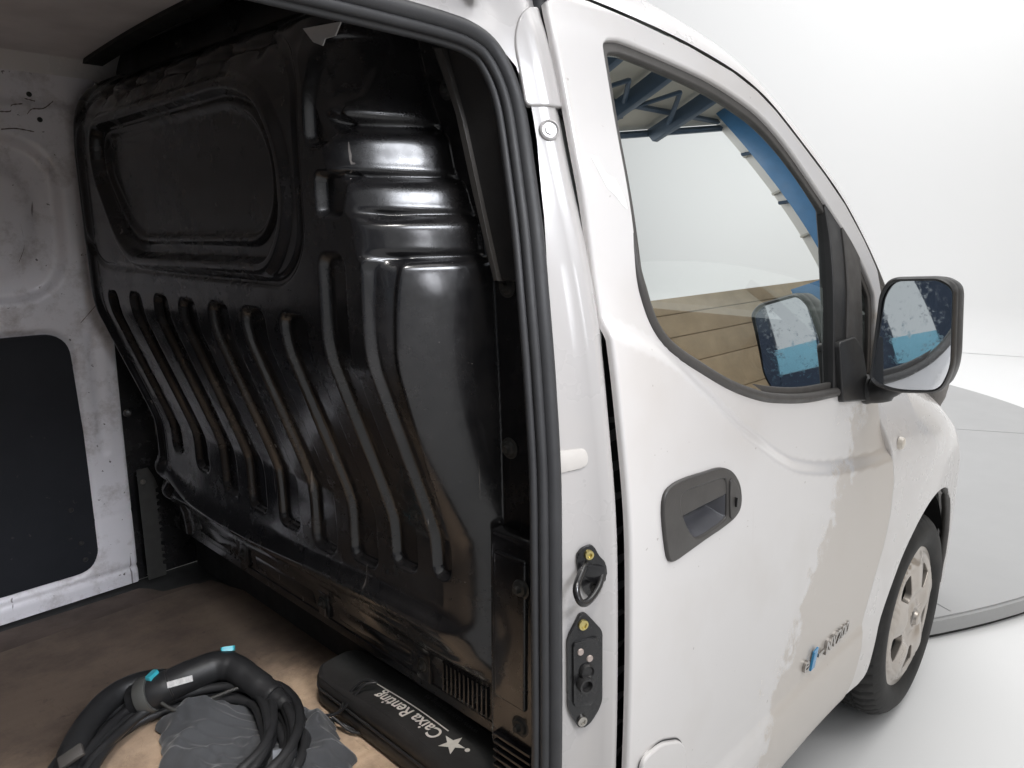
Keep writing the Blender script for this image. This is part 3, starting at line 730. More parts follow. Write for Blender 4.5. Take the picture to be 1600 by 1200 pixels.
cross_sheet('headliner', i95, ihead, MAT['headliner'], -.045)
# far side of the shell: mirrored roof rail and side
V = []; F = []
for a, b, c in A:
    for j in range(K):
        t = j/(K-1); q = a*(1-t)**2 + b*2*t*(1-t) + c*t*t; V.append((q.x, 2*MID-q.y, q.z))
for i in range(len(A)-1):
    for j in range(K-1): F.append((i*K+j, i*K+j+1, (i+1)*K+j+1, (i+1)*K+j))
mobj('far_roof_rail', V, F, MAT['paint'], van, sharp=40)
far = lambda u, v: np.c_[u, 2*MID - T(v), v]
patch('far_side', [(-1.4, .28), (-1.4, 1.785), (.9, 1.785), (1.253, 1.763), (1.397, 1.74), (1.546, 1.682), (1.74, 1.56), (1.89, 1.42), (2.04, 1.235), (2.22, 1.085), (2.6, .95), (2.95, .80), (2.95, .28)], far, .08, MAT['paint'], van, holes=[win_s], outward=(0, 1, 0))
patch('far_window', inset(win_s, -.01), lambda u, v: np.c_[u, 2*MID - T(v) - .01, v], .08, MAT['windscreen'], van, outward=(0, 1, 0))
rear_q = [(-1.4, .28), (-1.4, 1.785), (-.06, 1.785), (-.06, .28)]
patch('rear_quarter', rear_q, side(SY), .06, MAT['paint'], van, rim=.05, rr=.005)
box('rear_doors', (-1.43, .04, .28), (-1.40, 1.68, 1.82), MAT['paint'], van, .01)
box('battery_pack', (-.60, .28, .165), (1.55, 1.44, .284), MAT['underbody'], van, .01)
box('undertray', (1.56, .26, .19), (2.98, 1.46, .30), MAT['underbody'], van, .01)
box('underbody_pan', (-1.40, .06, .285), (1.85, 1.66, .30), MAT['underbody'], van, 0)
patch('sill', [(-1.4, .20), (-1.4, .285), (1.80, .285), (1.80, .215)], lambda u, v: np.c_[u, T(v)+.012, v], .05, MAT['underbody'], van)
patch('door_sill_lip', [(.70, .245), (.70, .30), (1.815, .290), (1.88, .262), (1.80, .243)], lambda u, v: np.c_[u, T(v)-.002+.006, v], .03, MAT['paint'], van, rim=.05, rr=.004)
# bonnet and nose
V = []; F = []
nb_ = 14
hx = [(2.20, 1.10), (2.40, 1.03), (2.65, .95), (2.85, .865), (3.0, .74), (3.06, .58), (3.06, .30)]
for k, (x, z) in enumerate(hx):
    y0 = float(FY(min(x, 2.98), min(z, 1.06-.4*max(min(x, 2.98)-2.15, 0)-.02))) + .012
    for j in range(nb_+1):
        t = j/nb_; V.append((x + .16*(1-abs(2*t-1)**2)*min(1, k/3), y0+(2*MID-2*y0)*t, z + .06*(1-abs(2*t-1)**2)*(1 if k < 4 else 0)))
for k in range(len(hx)-1):
    for j in range(nb_): F.append((k*(nb_+1)+j, (k+1)*(nb_+1)+j, (k+1)*(nb_+1)+j+1, k*(nb_+1)+j+1))
mobj('bonnet', V, F, MAT['paint'], van, sharp=50)

# --- cab interior seen through the glass ---------------------------------------------------------------
V = []; F = []
dp = [(1.80, .55), (1.80, .90), (1.775, .98), (1.765, 1.045), (1.80, 1.095), (1.88, 1.125), (2.05, 1.145), (2.24, 1.12), (2.24, .55)]
dpp = [tuple(p) for p in catmull(dp, 4)]
for y in (.10, .14, .30, .86, 1.42, 1.58, 1.62):
    s = .02 if y in (.10, 1.62) else 0
    for x, z in dpp: V.append((x+s, y, z-s))
m_ = len(dpp)
for j in range(6):
    for i in range(m_-1): F.append((j*m_+i, (j+1)*m_+i, (j+1)*m_+i+1, j*m_+i+1))
F.append(tuple(range(m_))); F.append(tuple(6*m_+i for i in range(m_))[::-1])
dash = mobj('dashboard', V, F, MAT['dash'], van, sharp=45)
vt = empty('air_vent', (0, 0, 0), None); vt.parent = van; vt.matrix_parent_inverse = Matrix.Translation(-VANLOC)
MV = basis((1.775, .245, 1.125), (-.93, -.25, .27))
lathe('surround', [(.040, .02), (.046, .03), (.058, .028), (.070, .005), (.078, -.04)], MAT['dash'], MV, vt, 36)
lathe('bezel_ring', [(.036, .020), (.039, .032), (.043, .032), (.045, .022)], MAT['trim_grey'], MV, vt, 36)
lathe('vent_cup', [(0, -.02), (.038, -.02), (.040, .026)], MAT['black_plastic'], MV, vt, 30)
for k in (-.018, 0, .018):
    box('louvre', (-.036, k-.0015, -.005), (.036, k+.0015, .022), MAT['trim_grey'], vt, .0005, M=MV)
box('cab_floor', (.90, .08, .34), (2.0, 1.64, .36), MAT['underbody'], van, 0)
box('firewall', (2.24, .08, .30), (2.26, 1.64, 1.12), MAT['underbody'], van, 0)

# --- cargo bay ---------------------------------------------------------------------------------------
YW = pch([.40, .9, 1.15, 1.25, 1.5, 1.75, 1.90], [1.595, 1.588, 1.578, 1.560, 1.535, 1.508, 1.48])
def wall_f(u, v):
    y = YW(v)
    d = sd_box(u, v, -.25, 1.455, .855, .195, .12); y = y + .022*(1-sst(-.022, .004, d))
    d = sd_box(u, v, -.25, 1.455, .79, .13, .09); y = y - .007*(1-sst(-.02, .012, d))
    d = sd_box(u, v, -.28, .845, .885, .345, .075); y = y + .016*(1-sst(-.014, .004, d))
    d = sd_box(u, v, .648, 1.0, .016, .17, .016); y = y + .006*(1-sst(-.010, .004, d))
    y = y + .006*(1-sst(.0, .012, np.abs(v-1.705)))*0 + .010*sst(1.715, 1.735, v)
    y = y + .005*np.exp(-((v-.655)/.004)**2)*sst(.60, .61, u)*.6 + .006*np.exp(-((v-.487)/.006)**2)
    y = y + .02*sst(.695, .709, u)
    return np.c_[u, y, v]
us = np.r_[np.arange(-1.4, .2, .05), np.arange(.2, .706, .007), [.709]]; vs2 = np.r_[np.arange(.44, 1.86, .007)]
grid('far_wall', us, vs2, wall_f, MAT['inner'], van)
bd = round_poly([(-1.15, .515), (-1.15, 1.172), (.588, 1.172), (.600, .90), (.606, .515)], [.02, .02, .06, .01, .065], 8)
patch('lining_board', bd, lambda u, v: np.c_[u, YW(v) + .004, v], .04, MAT['board'], van, rim=.01, rr=.003)
for x, z in ((.57, .55), (.565, .60), (.55, .70), (.36, .56), (.30, .90)):
    lathe('board_screw', [(0, .003), (.005, .0025), (.007, 0)], MAT['black_plastic'], basis((x, float(YW(z))+.004, z), (0, -1, 0)), van, 14)
for x, z in ((.555, 1.745), (.57, 1.69)):
    lathe('wall_hole', [(0, .0005), (.005, .0005), (.006, 0)], MAT['underbody'], basis((x, float(YW(z))-.0015+.010*(z > 1.72), z), (0, -1, 0)), van, 14)
patch('corner_flange', [(.700, .44), (.700, 1.80), (.90, 1.80), (.90, .44)], lambda u, v: np.c_[u, YW(v)+.012, v], .05, MAT['steel_black'], van)
for k_, st in enumerate(([(.490, 1.700), (.512, 1.703), (.515, 1.716), (.538, 1.722)], [(.545, 1.700), (.556, 1.712), (.580, 1.716), (.604, 1.735)], [(.49, 1.662), (.52, 1.666), (.556, 1.662)], [(.545, 1.735), (.566, 1.731)], [(.50, 1.36), (.515, 1.40), (.512, 1.45)], [(.585, 1.56), (.582, 1.60)], [(.62, 1.20), (.66, 1.245)])):
    V = []; F = []
    for q, (x, z) in enumerate(catmull([(a_, 0, b_) for a_, b_ in st], 5) and [(p.x, p.z) for p in catmull([(a_, 0, b_) for a_, b_ in st], 5)]):
        w_ = .0006 + .0010*abs(math.sin(q*1.7+k_)); y_ = float(wall_f(np.array([x]), np.array([z]))[0, 1]) - .0012
        V += [(x, y_, z-w_), (x, y_, z+w_)]
        if q: F.append((2*q-2, 2*q-1, 2*q+1, 2*q))
    mobj('scuff_mark', V, F, MAT['scuff'], van)
# toothed edge bracket at the foot of the wall
bk = [(0, 0), (.05, 0)]
for k in range(12): bk += [(.052, .03+k*.020), (.044, .034+k*.020), (.044, .044+k*.020), (.052, .048+k*.020)]
bk += [(.044, .30), (.030, .33), (0, .33)]
Mb = Matrix(((1, 0, 0, .712), (0, 0, 1, 1.555), (0, 1, 0, .452), (0, 0, 0, 1)))
prism('edge_bracket', bk, .004, Mb, MAT['bracket'], van)
lathe('bracket_bolt', [(0, .004), (.006, .003), (.008, 0)], MAT['steel'], basis((.725, 1.555, .745), (0, -1, 0)), van, 14)
lathe('wall_stud', [(0, .012), (.008, .010), (.011, .004), (.011, 0)], MAT['black_plastic'], basis((.708, 1.565, .945), (-.3, -1, 0)), van, 16)
# ceiling
def ceil_f(u, v): return np.c_[u, v, 1.825 + .03*(1-((v-.86)/.7)**2) + .004*np.sin(u*9)*0]
grid('roof_lining', np.linspace(-1.4, .665, 30), np.linspace(.20, 1.53, 30), ceil_f, MAT['ceiling'], van, flip=True)
bw = [(.690, y, 1.828 + .03*(1-((y-.86)/.7)**2)) for y in np.linspace(.22, 1.50, 20)]
tube('roof_bow', bw, 1.0, MAT['bracket'], van, prof=[(-.010, -.022), (.006, -.022), (.008, -.010), (-.004, -.004), (-.004, .006), (.008, .012), (.006, .022), (-.010, .022)], up=(0, 0, 1))
# floor
def ply_edge():
    pts = [(-1.4, .16), (.905, .16)]
    for k, y in enumerate(np.linspace(.20, 1.28, 26)): pts.append((.903 - .02*(y-.2) + .004*math.sin(k*1.7) + .003*math.sin(k*4.1), y))
    pts += [(.872, 1.30), (.855, 1.355), (.848, 1.395), (.835, 1.43), (-1.4, 1.43)]
    return pts
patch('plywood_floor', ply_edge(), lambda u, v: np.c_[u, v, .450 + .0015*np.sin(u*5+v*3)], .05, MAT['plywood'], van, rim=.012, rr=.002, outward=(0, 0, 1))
ob = [(-1.4, 1.425), (.83, 1.425), (.80, 1.46), (.72, 1.475), (.70, 1.52), (.68, 1.545), (-1.4, 1.56)]
patch('edge_board', ob, lambda u, v: np.c_[u, v, .444 + .002*np.sin(u*7)], .05, MAT['old_board'], van, rim=.01, rr=.002, outward=(0, 0, 1))
box('bay_floor', (-1.4, .13, .415), (1.30, 1.62, .432), MAT['underbody'], van, 0)
# bulkhead ----------------------------------------------------------------------------------------------
BZ = pch([.56, .60, .64, .68, .705, .725, .745, .77, .80, .85, .90, .935, .965, 1.0, 1.10, 1.20, 1.245, 1.275, 1.31, 1.45, 1.60, 1.68, 1.725, 1.755, 1.78, 1.81], [.805, .803, .800, .792, .772, .754, .748, .749, .751, .752, .7515, .749, .741, .729, .692, .655, .6395, .6345, .633, .632, .631, .636, .648, .668, .700, .760])
YE = pch([.60, .95, 1.02, 1.28, 1.398, 1.40, 1.46, 1.463, 1.515, 1.518, 1.58, 1.60, 1.70, 1.80], [.220, .214, .216, .228, .243, .247, .265, .271, .302, .308, .333, .350, .390, .420])
ribs = [(1.475, 1.404, .86, .014), (1.353, 1.297, .865, .033), (1.211, 1.302, .85, .036), (1.069, 1.304, .825, .039), (.940, 1.304, .82, .041), (.803, 1.306, .82, .042), (.670, 1.306, .81, .043), (.535, 1.307, .825, .043), (.412, 1.408, .855, .036), (.314, 1.405, .87, .022)]
wpo = [(1.365, 1.680), (.70, 1.690), (.585, 1.655), (.525, 1.56), (.525, 1.45), (.585, 1.372), (1.18, 1.366), (1.265, 1.41), (1.372, 1.56)]
wpi = [(1.325, 1.652), (.72, 1.660), (.625, 1.628), (.578, 1.555), (.582, 1.475), (.635, 1.422), (1.17, 1.416), (1.235, 1.452), (1.328, 1.56)]
wpo = round_poly(wpo, .09, 5); wpi = round_poly(wpi, .08, 5)
def bulk(Y, Z):
    X = BZ(Z)
    # far edge rounds back towards the wall
    X = X + .05*sst(1.455, 1.56, Y)**2 - .012*sst(1.43, 1.455, Y)*(1-sst(1.455, 1.50, Y))
    # window blank: proud ring round a recessed plate
    d = sd_poly(Y, Z, wpo); X = X - .011*(1-sst(-.002, .018, d)) ; X = X + .026*(1-sst(-.026, -.010, d))
    d = sd_poly(Y, Z, wpi); X = X - .006*(1-sst(.0, .014, np.abs(d+.002))) + .004*(1-sst(-.02, -.004, d))
    # big scored frame outside it
    d = sd_box(Y, Z, .975, 1.545, .485, .190, .10); X = X + .005*(1-sst(.002, .011, np.abs(d)))
    # pressed channels
    for (y, zt, zb, hw) in ribs:
        y2 = y + .0*Z
        d = sd_box(Y, Z, y2, (zt+zb)/2, hw, (zt-zb)/2, min(hw*.95, .024)); X = X + .0150*(1-sst(-.011, .002, d))
    # pockets
    for (y, z, hy, hz, r, dep) in ((.409, 1.493, .036, .034, .016, .018), (.436, 1.645, .030, .085, .02, .017), (1.515, 1.605, .012, .024, .008, .012), (1.488, 1.495, .013, .024, .008, .012), (1.46, 1.36, .010, .05, .008, .0)):
        d = sd_box(Y, Z, y, z, hy, hz, r); X = X + dep*(1-sst(-.010, .002, d))
    # scalloped upper edge
    for y in (1.329, 1.196, 1.05, .904, .761, .624, .48):
        X = X + .014*np.exp(-((Y-y)/.028)**2)*sst(1.69, 1.745, Z) + .012*np.exp(-((Y-y)/.012)**2 - ((Z-1.748)/.010)**2)
    # corner column that rolls away to the fixing flange
    ye = YE(Z); t = np.clip((ye + .095 - Y)/.095, 0, 1); s = np.clip(.25*t + .75*t**2.2, 0, 1)
    X = X + np.maximum(.800 - X, 0)*s
    gm = sst(ye+.088, ye+.060, Y)*sst(ye-.002, ye+.010, Y)
    for zg, dep, w in ((1.592, .030, .010), (1.5165, .026, .0075), (1.4615, .026, .0075), (1.402, .022, .0075)):
        X = X + dep*np.exp(-((Z-zg)/w)**2)*gm
    X = X - .014*np.exp(-((Z-1.614)/.014)**2)*gm
    # lower roll: wavy lip above the rail
    zl = .762 + .018*np.cos((Y-.35)*4.3) + .055*sst(1.25, 1.55, Y)
    X = X - .012*np.exp(-((Z-zl)/.020)**2)*sst(.24, .34, Y) + .014*np.exp(-((Z-zl+.045)/.018)**2)*sst(.24, .34, Y)
    return X
ysb = np.r_[np.linspace(0, .26, 220), np.linspace(.26, 1, 400)[1:]]; zsb = np.linspace(.60, 1.805, 440)
def bulk_f(u, v):
    y0 = T(v) + .072; Y = y0 + (1.565-y0)*u
    return np.c_[bulk(Y, v), Y, v]
bulkhead = empty('bulkhead', (0, 0, 0)); bulkhead.parent = van; bulkhead.matrix_parent_inverse = Matrix.Translation(-VANLOC)
grid('pressed_panel', ysb, zsb, bulk_f, MAT['steel_black'], bulkhead, flip=True)
def bh_bolt(x, y, z, r=.011, m='black_plastic', n_=(-1, 0, 0)):
    lathe('bolt', [(0, .012), (r*.45, .0115), (r*.62, .006), (r*.95, .005), (r*1.1, .002), (r*1.5, .0015), (r*1.55, 0)], MAT[m], basis((x, y, z), n_), bulkhead, 18)
for y, z in ((.331, 1.650), (.206, 1.360), (.201, 1.112), (.172, .892)): bh_bolt(.799, y, z, .011, 'bracket')
# foot rail with recesses, bolts and a ribbed bracket
prf = [(.060, -.012), (.060, .0), (.052, .006), (.036, .006), (.030, .001), (-.024, .001), (-.030, .006), (-.048, .006), (-.054, .0), (-.054, -.012)]
tube('foot_rail', [(.806, y, .640) for y in np.linspace(.235, 1.56, 24)], 1.0, MAT['steel_black'], bulkhead, prof=[(p, -q) for p, q in prf], up=(0, 0, 1), sharp=35)
for y0, y1 in ((1.16, 1.38), (.80, 1.07), (.46, .71)):
    box('rail_pad', (.798, y0, .622), (.808, y1, .662), MAT['steel_black'], bulkhead, .006)
    box('rail_cleat', (.794, y0-.058, .612), (.806, y0-.018, .672), MAT['steel_black'], bulkhead, .004)
    bh_bolt(.795, y0-.038, .645, .010, 'bracket')
Vr = [(.792, .385, .612), (.792, .385, .680)]
rp = empty('ribbed_bracket', (0, 0, 0), van)
box('plate', (.796, .235, .615), (.806, .372, .690), MAT['steel_black'], rp, .004)
for k in range(11): box('rib', (.789, .246+k*.0112, .622), (.799, .2515+k*.0112, .680), MAT['steel_black'], rp, .002)
# corner trim down the pillar side
ct = empty('corner_trim', (0, 0, 0), van)
box('panel', (.770, .112, .60), (.802, .222, .985), MAT['steel_black'], ct, .012, 3)
box('pocket', (.764, .135, .70), (.778, .205, .955), MAT['steel_black'], ct, .006, 3)
lathe('bolt', [(0, .014), (.005, .013), (.007, .006), (.012, .005), (.014, .001), (.018, 0)], MAT['bracket'], basis((.765, .146, .910), (-1, 0, 0)), ct, 18)
lathe('bolt', [(0, .014), (.005, .013), (.007, .006), (.012, .005), (.014, .001), (.018, 0)], MAT['bracket'], basis((.770, .150, .668), (-1, 0, 0)), ct, 18)
for k in range(7): box('rib', (.762, .122, .628-k*.0145), (.774, .205, .634-k*.0145), MAT['steel_black'], ct, .002)
box('kick_plate', (.872, .20, .43), (.884, 1.60, .62), MAT['underbody'], bulkhead, 0)
# belt cover behind the pillar edge and the header above
bc = [(.318, 1.700), (.285, 1.645), (.270, 1.60), (.238, 1.50), (.208, 1.41), (.196, 1.37), (.135, 1.37), (.165, 1.48), (.205, 1.60), (.236, 1.70)]
Mbc = Matrix(((0, 0, -1, .795), (1, 0, 0, 0), (0, 1, 0, 0), (0, 0, 0, 1)))
prism('belt_cover', bc, .022, Mbc, MAT['black_plastic'], bulkhead, .006, 3)
prism('belt_cover_edge', [(.330, 1.705), (.290, 1.645), (.276, 1.605), (.244, 1.50), (.203, 1.37), (.192, 1.37), (.228, 1.485), (.262, 1.595), (.302, 1.70)], .030, Mbc, MAT['grey_plastic'], bulkhead, .004, 3)
box('header_panel', (.745, .20, 1.755), (.765, 1.50, 1.86), MAT['black_plastic'], bulkhead, .004)
for y in (.88, 1.12): bh_bolt(.744, y, 1.822, .009, 'bracket')
# torn masking tape on the upper corner
prism('tape_scrap', [(.44, 1.722), (.345, 1.715), (.36, 1.700), (.385, 1.700), (.392, 1.692), (.415, 1.700)], .002, Matrix(((0, 0, -1, .625), (1, 0, 0, 0), (0, 1, 0, 0), (0, 0, 0, 1))), simple('grey tape scrap', (.40, .39, .38), .5), bulkhead)

# ------------------------------------------------------------------ loose things on the load floor
FZ = .4525
bag = empty('carry_bag', (.80, .46, FZ)); tag(bag, 'flat black zip bag with white lettering lying beside the bulkhead', 'bag')
def bagpt(o): o.matrix_parent_inverse = Matrix.Translation((-.80, -.46, -FZ)); return o
bo = round_poly([(.738, .10), (.738, .705), (.762, .738), (.835, .735), (.862, .70), (.868, .10)], [.02, .03, .03, .03, .03, .02], 5)
def bagtop(x, y, dz=.0): return .530 + .004*np.sin(y*17)+.003*np.sin(x*31+y*9) + dz
def puff(name, outline, z0, z1, mat, wob, par):
    V = []; F = []; L = outline if area2(outline) > 0 else outline[::-1]; L = [tuple(p) for p in resample(L, .02)]; n = len(L)
    secs = [(0.010, z0), (0.0, z0+.006), (-.002, z0+(z1-z0)*.35), (0.0, z0+(z1-z0)*.45), (.004, z0+(z1-z0)*.5), (0, z0+(z1-z0)*.55), (-.002, z0+(z1-z0)*.75), (.003, z1-.006), (.010, z1)]
    for d, z in secs:
        for k, p in enumerate(inset(L, d)): V.append((p[0]+wob*math.sin(k*.7+z*90), p[1]+wob*math.cos(k*.9), z + (bagtop(p[0], p[1])-.530)*(z-z0)/(z1-z0)))
    for j in range(len(secs)-1):
        for i in range(n): F.append((j*n+i, j*n+(i+1) % n, (j+1)*n+(i+1) % n, (j+1)*n+i))
    F.append(tuple(range(n))[::-1])
    return mobj(name, V, F, mat, par, sharp=60)
bagpt(puff('shell', bo, FZ, .530, MAT['bag_nylon'], .0, bag))
bagpt(patch('top_panel', inset([tuple(p) for p in resample(bo, .02)], .0095), lambda u, v: np.c_[u, v, bagtop(u, v)], .012, MAT['bag_nylon'], bag, outward=(0, 0, 1)))
bl = resample(bo, .02); zz = [(p[0], p[1], .494) for p in inset([tuple(q) for q in bl], -.001)]
bagpt(tube('zip', zz, .003, MAT['black_plastic'], bag, 8, closed=True)); zz2 = [(p[0], p[1], .520+.004*math.sin(p[1]*17)) for p in inset([tuple(q) for q in bl], .004)]
bagpt(tube('piping', zz2, .0028, MAT['black_plastic'], bag, 8, closed=True))
def MT(x, y, dz=.0016): return Matrix(((0, -1, 0, x), (1, 0, 0, y), (0, 0, 1, bagtop(x, y, dz)), (0, 0, 0, 1)))
def drape(o, dz):
    for v in o.data.vertices: v.co.z = bagtop(v.co.x, v.co.y, dz)
    return o
bagpt(drape(text_mesh('lettering', 'Caixa', .043, MT(.793, .362), MAT['print_white'], bag, 0, 0, .80, .0006), .0022))
bagpt(drape(text_mesh('lettering', 'Renting', .043, MT(.793, .448), MAT['print_white'], bag, 0, 0, .80, .0006), .0022))
uv_ = [(.802, y) for y in np.linspace(.362, .585, 14)]
bagpt(mobj('underline', [(x+s, y, bagtop(x, y, .0022)) for x, y in uv_ for s in (-.0013, .0013)], [(2*i, 2*i+1, 2*i+3, 2*i+2) for i in range(13)], MAT['print_white'], bag))
star = []
for k in range(10):
    r = .026 if k % 2 == 0 else .0105; a = R(36*k+14); star.append((r*math.cos(a), r*math.sin(a)))
so_ = mobj('star_logo', [(.783+y, .330+x, bagtop(.783+y, .330+x, .0022)) for x, y in star], [tuple(range(10))], MAT['print_white'], bag, smooth=False); bagpt(so_)
so_ = mobj('logo_dot', [(.792+.005*math.cos(R(40*k)), .300+.005*math.sin(R(40*k)), bagtop(.792, .300, .0022)) for k in range(9)], [tuple(range(9))], MAT['print_white'], bag, smooth=False); bagpt(so_)
bagpt(drape(text_mesh('small_lettering', 'www.caixarenting.es', .020, MT(.846, .325), MAT['print_dark'], bag, 0, 0, .90), .0022))

# charging cable: coil, plug handle, lead
cab = empty('charging_cable', (.47, .74, FZ)); tag(cab, 'coiled black charging cable with a teal-tipped plug on the plywood floor', 'cable')
def cb(o, p=None): o.matrix_parent_inverse = Matrix.Translation((-.47, -.74, -FZ)); return o
po = cl([(.470, .862), (.500, .890), (.560, .868), (.622, .818), (.672, .748), (.705, .690), (.722, .628), (.700, .590), (.700, .540), (.665, .480), (.600, .455), (.52, .50), (.45, .62), (.435, .74), (.450, .815)], 4)
def wobble(l):
    out = []
    for k, p in enumerate(l):
        t = k/len(l)*2*math.pi; w = .007*math.sin(t*7+1)+.006*math.sin(t*13+.4)+.004*math.sin(t*23+2); c = Vector((.58, .67)); q = Vector(p[:2]); d = (q-c).normalized(); out.append(tuple(q+d*w))
    return out
po = wobble(cl(po, 2))
def ridge(x, y, a, f, ph): return (.5+.5*np.cos(2*((x*math.cos(a)+y*math.sin(a))*f + ph + 1.6*np.sin((y*math.cos(a)-x*math.sin(a))*f*.35 + ph*2))))**1.7
def fold(x, y):
    return .026*ridge(x, y, .5, 27, .3)*(.3+.7*ridge(x, y, 2.0, 13, 1.1)) + .016*ridge(x, y, 1.35, 47, 2.0)*(.2+.8*ridge(x, y, .2, 17, .4)) + .005*ridge(x, y, -.6, 85, 1.0)*ridge(x, y, .9, 21, .2) + .002*np.sin(x*197+y*171)
def pouch_f(u, v):
    d = np.clip(-sd_poly(u, v, po), 0, 1)
    h = .014*np.sqrt(np.clip(1-(1-np.clip(d/.018, 0, 1))**2, 0, 1))
    bulge = .020*np.exp(-((u-.53)/.06)**2-((v-.80)/.06)**2) + .026*np.exp(-((u-.665)/.05)**2-((v-.57)/.06)**2)
    neck = .012*np.exp(-((u-.70)/.02)**2-((v-.635)/.03)**2)
    return np.c_[u, v, FZ + .002 + h + (fold(u, v)+bulge+neck)*np.clip(d/.03, 0, 1)]
CX, CY_ = .462, .728
pts = []; turns = 11.6
for k in range(int(turns*48)+1):
    a = k/48*2*math.pi; lap = a/(2*math.pi); ph = lap*1.37
    r = .186 + .030*math.sin(lap*2.3+.6) + .008*math.sin(a*2+ph*2) + .004*math.sin(5*a)
    x = CX + r*math.cos(a)*.98; y = CY_ + r*math.sin(a)*1.04
    base = float(pouch_f(np.array([x]), np.array([y]))[0, 2]) if float(sd_poly(np.array([x]), np.array([y]), po)[0]) < 0 else FZ
    pts.append([x, y, base, lap])
zs = [p[2] for p in pts]; sm = [sum(zs[max(0, i-5):i+6])/len(zs[max(0, i-5):i+6]) for i in range(len(zs))]
pts = [Vector((p[0], p[1], z + .010 + .0090*(1.6+1.6*math.sin(p[3]*2.9)) )) for p, z in zip(pts, sm)]
cb(tube('coil', pts, .0092, MAT['cable_rubber'], cab, 10))
gp = catmull([(.452, .930, .500), (.475, .905, .514), (.510, .890, .524), (.553, .876, .535), (.595, .862, .540), (.618, .838, .537), (.630, .795, .528), (.640, .745, .518), (.645, .715, .512)], 6)
gr = [.031, .031, .031, .031, .031, .031, .033, .033, .033, .033, .033, .033] + [.032]*6 + [.031]*6 + [.030]*6 + [.0285]*6 + [.027]*6 + [.025]*6 + [.0235]*7
handle = cb(tube('plug_handle', gp, gr[:len(gp)], MAT['cable_rubber'], cab, 20))
def ringat(name, i, r0, r1, w, mat):
    t = (gp[i+1]-gp[i-1]).normalized(); cb(lathe(name, [(r0*.5, -w), (r1*.97, -w), (r1, -w*.8), (r1, w*.8), (r1*.97, w), (r0*.5, w)], mat, basis(gp[i], t), cab, 32))
ringat('collar', 5, .03, .0375, .013, simple('grey rubber cap', (.075, .075, .070), .6))
ringat('joint_ring', 12, .03, .0336, .002, MAT['black_plastic'])
ringat('end_ring', len(gp)-8, .02, .026, .004, MAT['black_plastic'])
cb(prism('release_button', round_poly([(-.010, -.012), (.018, -.012), (.022, .012), (-.008, .012)], .004), .010, basis((.618, .868, .560), (.25, .45, .8), (1, -.3, 0)), MAT['teal'], cab, .003))
cb(prism('cap_tab', round_poly([(-.012, -.007), (.012, -.007), (.012, .007), (-.012, .007)], .002), .010, basis((.482, .905, .547), (-.2, .1, .9), (.9, .4, 0)), MAT['teal'], cab, .002))
cb(prism('type_label', [(-.024, -.006), (.024, -.006), (.024, .006), (-.024, .006)], .0012, basis(gp[15] + Vector((-.45, -.80, .42)).normalized()*.0338, (-.45, -.80, .42), (.9, -.42, .1)), MAT['label_white'], cab))
lead = catmull([(.645, .715, .512), (.652, .680, .506), (.655, .635, .498), (.640, .590, .490), (.605, .555, .482), (.555, .535, .474), (.500, .54, .468)], 8)
cb(tube('lead', lead, .0105, MAT['cable_rubber'], cab, 12))
cb(tube('sleeve', catmull([(.645, .730, .514), (.649, .700, .510), (.653, .672, .505)], 5), [.0185]*5+[.0165]*3+[.0135]*3, MAT['cable_rubber'], cab, 14))
cb(tube('leash', catmull([(.478, .862, .512), (.495, .835, .500), (.530, .820, .503), (.575, .805, .510), (.620, .790, .514), (.65, .775, .50)], 8), .0036, MAT['bracket'], cab, 8))
g2 = catmull([(.285, .800, .488), (.302, .838, .496), (.335, .885, .502), (.380, .930, .508), (.430, .958, .512), (.475, .955, .514), (.512, .935, .512)], 6)
cb(tube('second_plug', g2, [.020]*7+[.023]*12+[.024]*12+[.024]*6, MAT['cable_rubber'], cab, 18))
cb(box('plug_latch', (-.012, -.022, -.004), (.012, .022, .006), MAT['grey_plastic'], cab, .003, M=basis((.300, .805, .522), (-.5, -.3, .8), (.3, .9, 0))))

# pouch: crumpled drawstring cloth bag under the coil
pouch = empty('drawstring_pouch', (.58, .66, FZ)); tag(pouch, 'crumpled grey cloth drawstring pouch under the coiled cable', 'pouch')
def pc(o): o.matrix_parent_inverse = Matrix.Translation((-.58, -.66, -FZ)); return o
pc(patch('cloth', po, pouch_f, .004, MAT['cloth'], pouch, outward=(0, 0, 1)))
pc(tube('drawstring', catmull([(.700, .640, .478), (.722, .612, .486), (.742, .590, .515), (.765, .575, .546), (.785, .560, .549), (.772, .585, .548), (.748, .606, .520), (.728, .612, .484)], 8), .0032, MAT['cable_rubber'], pouch, 8))
pc(tube('drawstring', catmull([(.715, .615, .480), (.728, .575, .462), (.748, .548, .459), (.735, .585, .459), (.712, .62, .478)], 8), .0030, MAT['cable_rubber'], pouch, 8))
pc(prism('stitched_label', [(-.018, -.010), (.018, -.010), (.018, .010), (-.018, .010)], .0015, basis((.575, .560, .505), (-.1, -.2, 1), (.8, -.5, 0)), simple('grey woven label', (.16, .17, .19), .7), pouch))

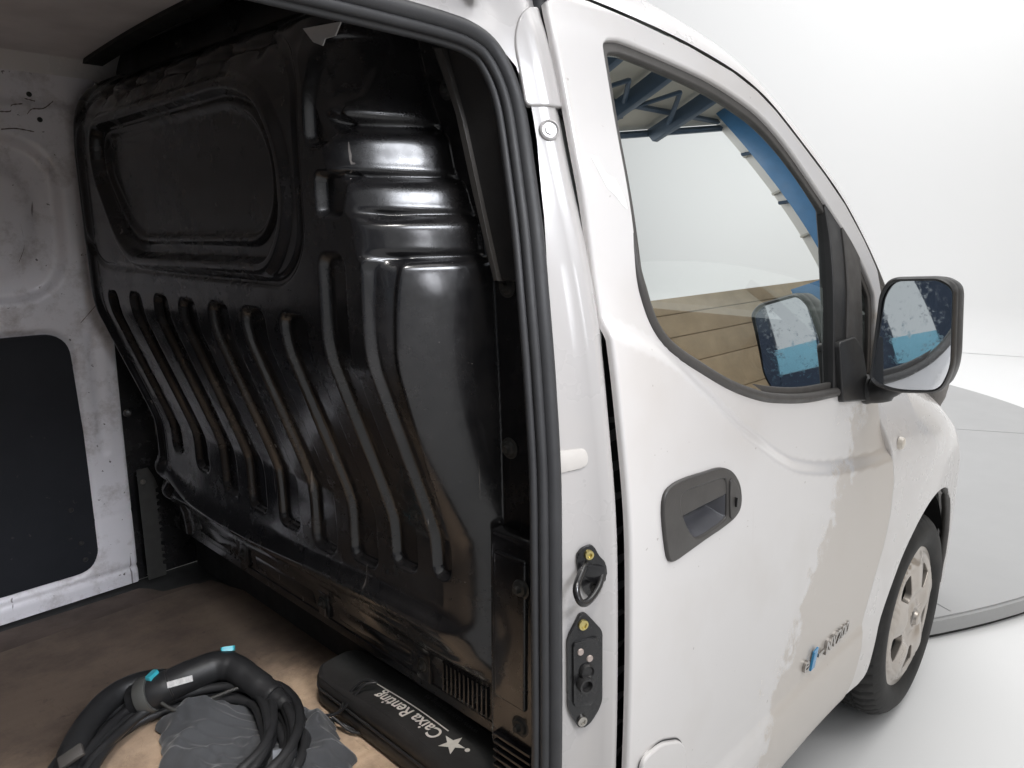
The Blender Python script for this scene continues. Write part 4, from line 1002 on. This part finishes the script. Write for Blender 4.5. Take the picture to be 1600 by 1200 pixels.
# ------------------------------------------------------------------ what the side window mirrors: an open steel canopy ahead of the van, to its right
can = empty('steel_canopy', (6.0, -1.8, 0)); tag(can, 'beige canopy roof on blue steel trusses mirrored in the side window', 'canopy')
def cn(o): o.matrix_parent_inverse = Matrix.Translation((-6.0, 1.8, 0)); return o
CZ = 4.9
cn(prism('roof_sheet', [(4.6, -3.95), (5.5, -3.70), (8.85, -2.62), (8.85, -.9), (4.6, -.9)], .06, Matrix.Translation((0, 0, CZ)), MAT['roof_sheet'], can))
for y in (-2.55, -1.75, -1.0): cn(box('purlin', (4.65, y-.03, CZ-.07), (8.65, y+.03, CZ-.003), MAT['truss_dark'], can, .004))
for x, ye_ in ((4.75, -3.8), (5.6, -3.62), (6.5, -3.33), (7.6, -2.98)): cn(box('rafter', (x-.05, ye_, CZ-.26), (x+.05, -.93, CZ-.073), MAT['truss_dark'], can, .004))
for x in (4.75, 5.6, 6.5):
    for y in (-2.7, -1.3):
        cn(tube('brace', [(x, y, CZ-.16), (x+.55, y+.65, CZ-.16), (x+1.1, y, CZ-.16)], .030, MAT['truss_dark'], can, 6))
cn(tube('edge_beam', [(5.5, -3.66, CZ-.10), (8.8, -2.60, CZ-.10)], .055, MAT['truss_dark'], can, 6))
cn(box('column', (8.45, -2.42, 0), (8.62, -2.02, CZ-.003), MAT['truss_blue'], can, .006))
cn(box('low_panel', (8.64, -3.00, 0), (8.70, -2.43, 2.06), MAT['truss_blue'], can, .006))
cn(box('end_cladding', (8.72, -2.62, .0), (8.80, -.9, CZ-.003), MAT['wall_sheet'], can, 0))
for z in (1.3, 2.75, 3.5, 4.2): cn(box('cladding_rail', (8.68, -2.62, z), (8.717, -2.44, z+.035), MAT['roof_sheet'], can, .003))
for z in (3.0, 3.9): cn(tube('wall_brace', [(8.66, -2.60, z+.35), (8.66, -1.0, z-.25)], .028, MAT['truss_dark'], can, 6))
added_mirror_wall = empty('added_mirror_backdrop', (-5.0, -1.0, 0)); tag(added_mirror_wall, 'added dark blue wall with an open gap, mirrored in the door mirror', 'wall')  # unseen wall added behind the camera to darken the mirror's reflection
for y0, y1, z0, z1, m in ((-7.0, -2.60, 0, 4.2, 'added_mirror_wall'), (-2.12, 3.2, 0, 4.2, 'added_mirror_wall'), (-2.595, -2.125, 0, 1.40, 'added_mirror_wall'), (-2.595, -2.125, 1.405, 1.80, 'pale_blue')):
    o = box('added_wall_panel', (-5.1, y0, z0), (-5.0, y1, z1), MAT[m], added_mirror_wall, .003); o.matrix_parent_inverse = Matrix.Translation((5.0, 1.0, 0))
stack = empty('timber_stack', (7.0, -3.6, 0)); tag(stack, 'stack of long brown timber boards mirrored low in the side window', 'timber')
zb_ = 0.005
for k, h_ in enumerate((.44, .40, .50, .36, .30, .22)):
    o = box('board', (3.9+.06*(k % 3), -4.0+.05*(k % 2), zb_), (10.4+.15*(k % 2), -3.2+.012*(k % 3), zb_+h_-.005), MAT['timber'], stack, .012); o.matrix_parent_inverse = Matrix.Translation((-7.0, 3.6, 0)); zb_ += h_
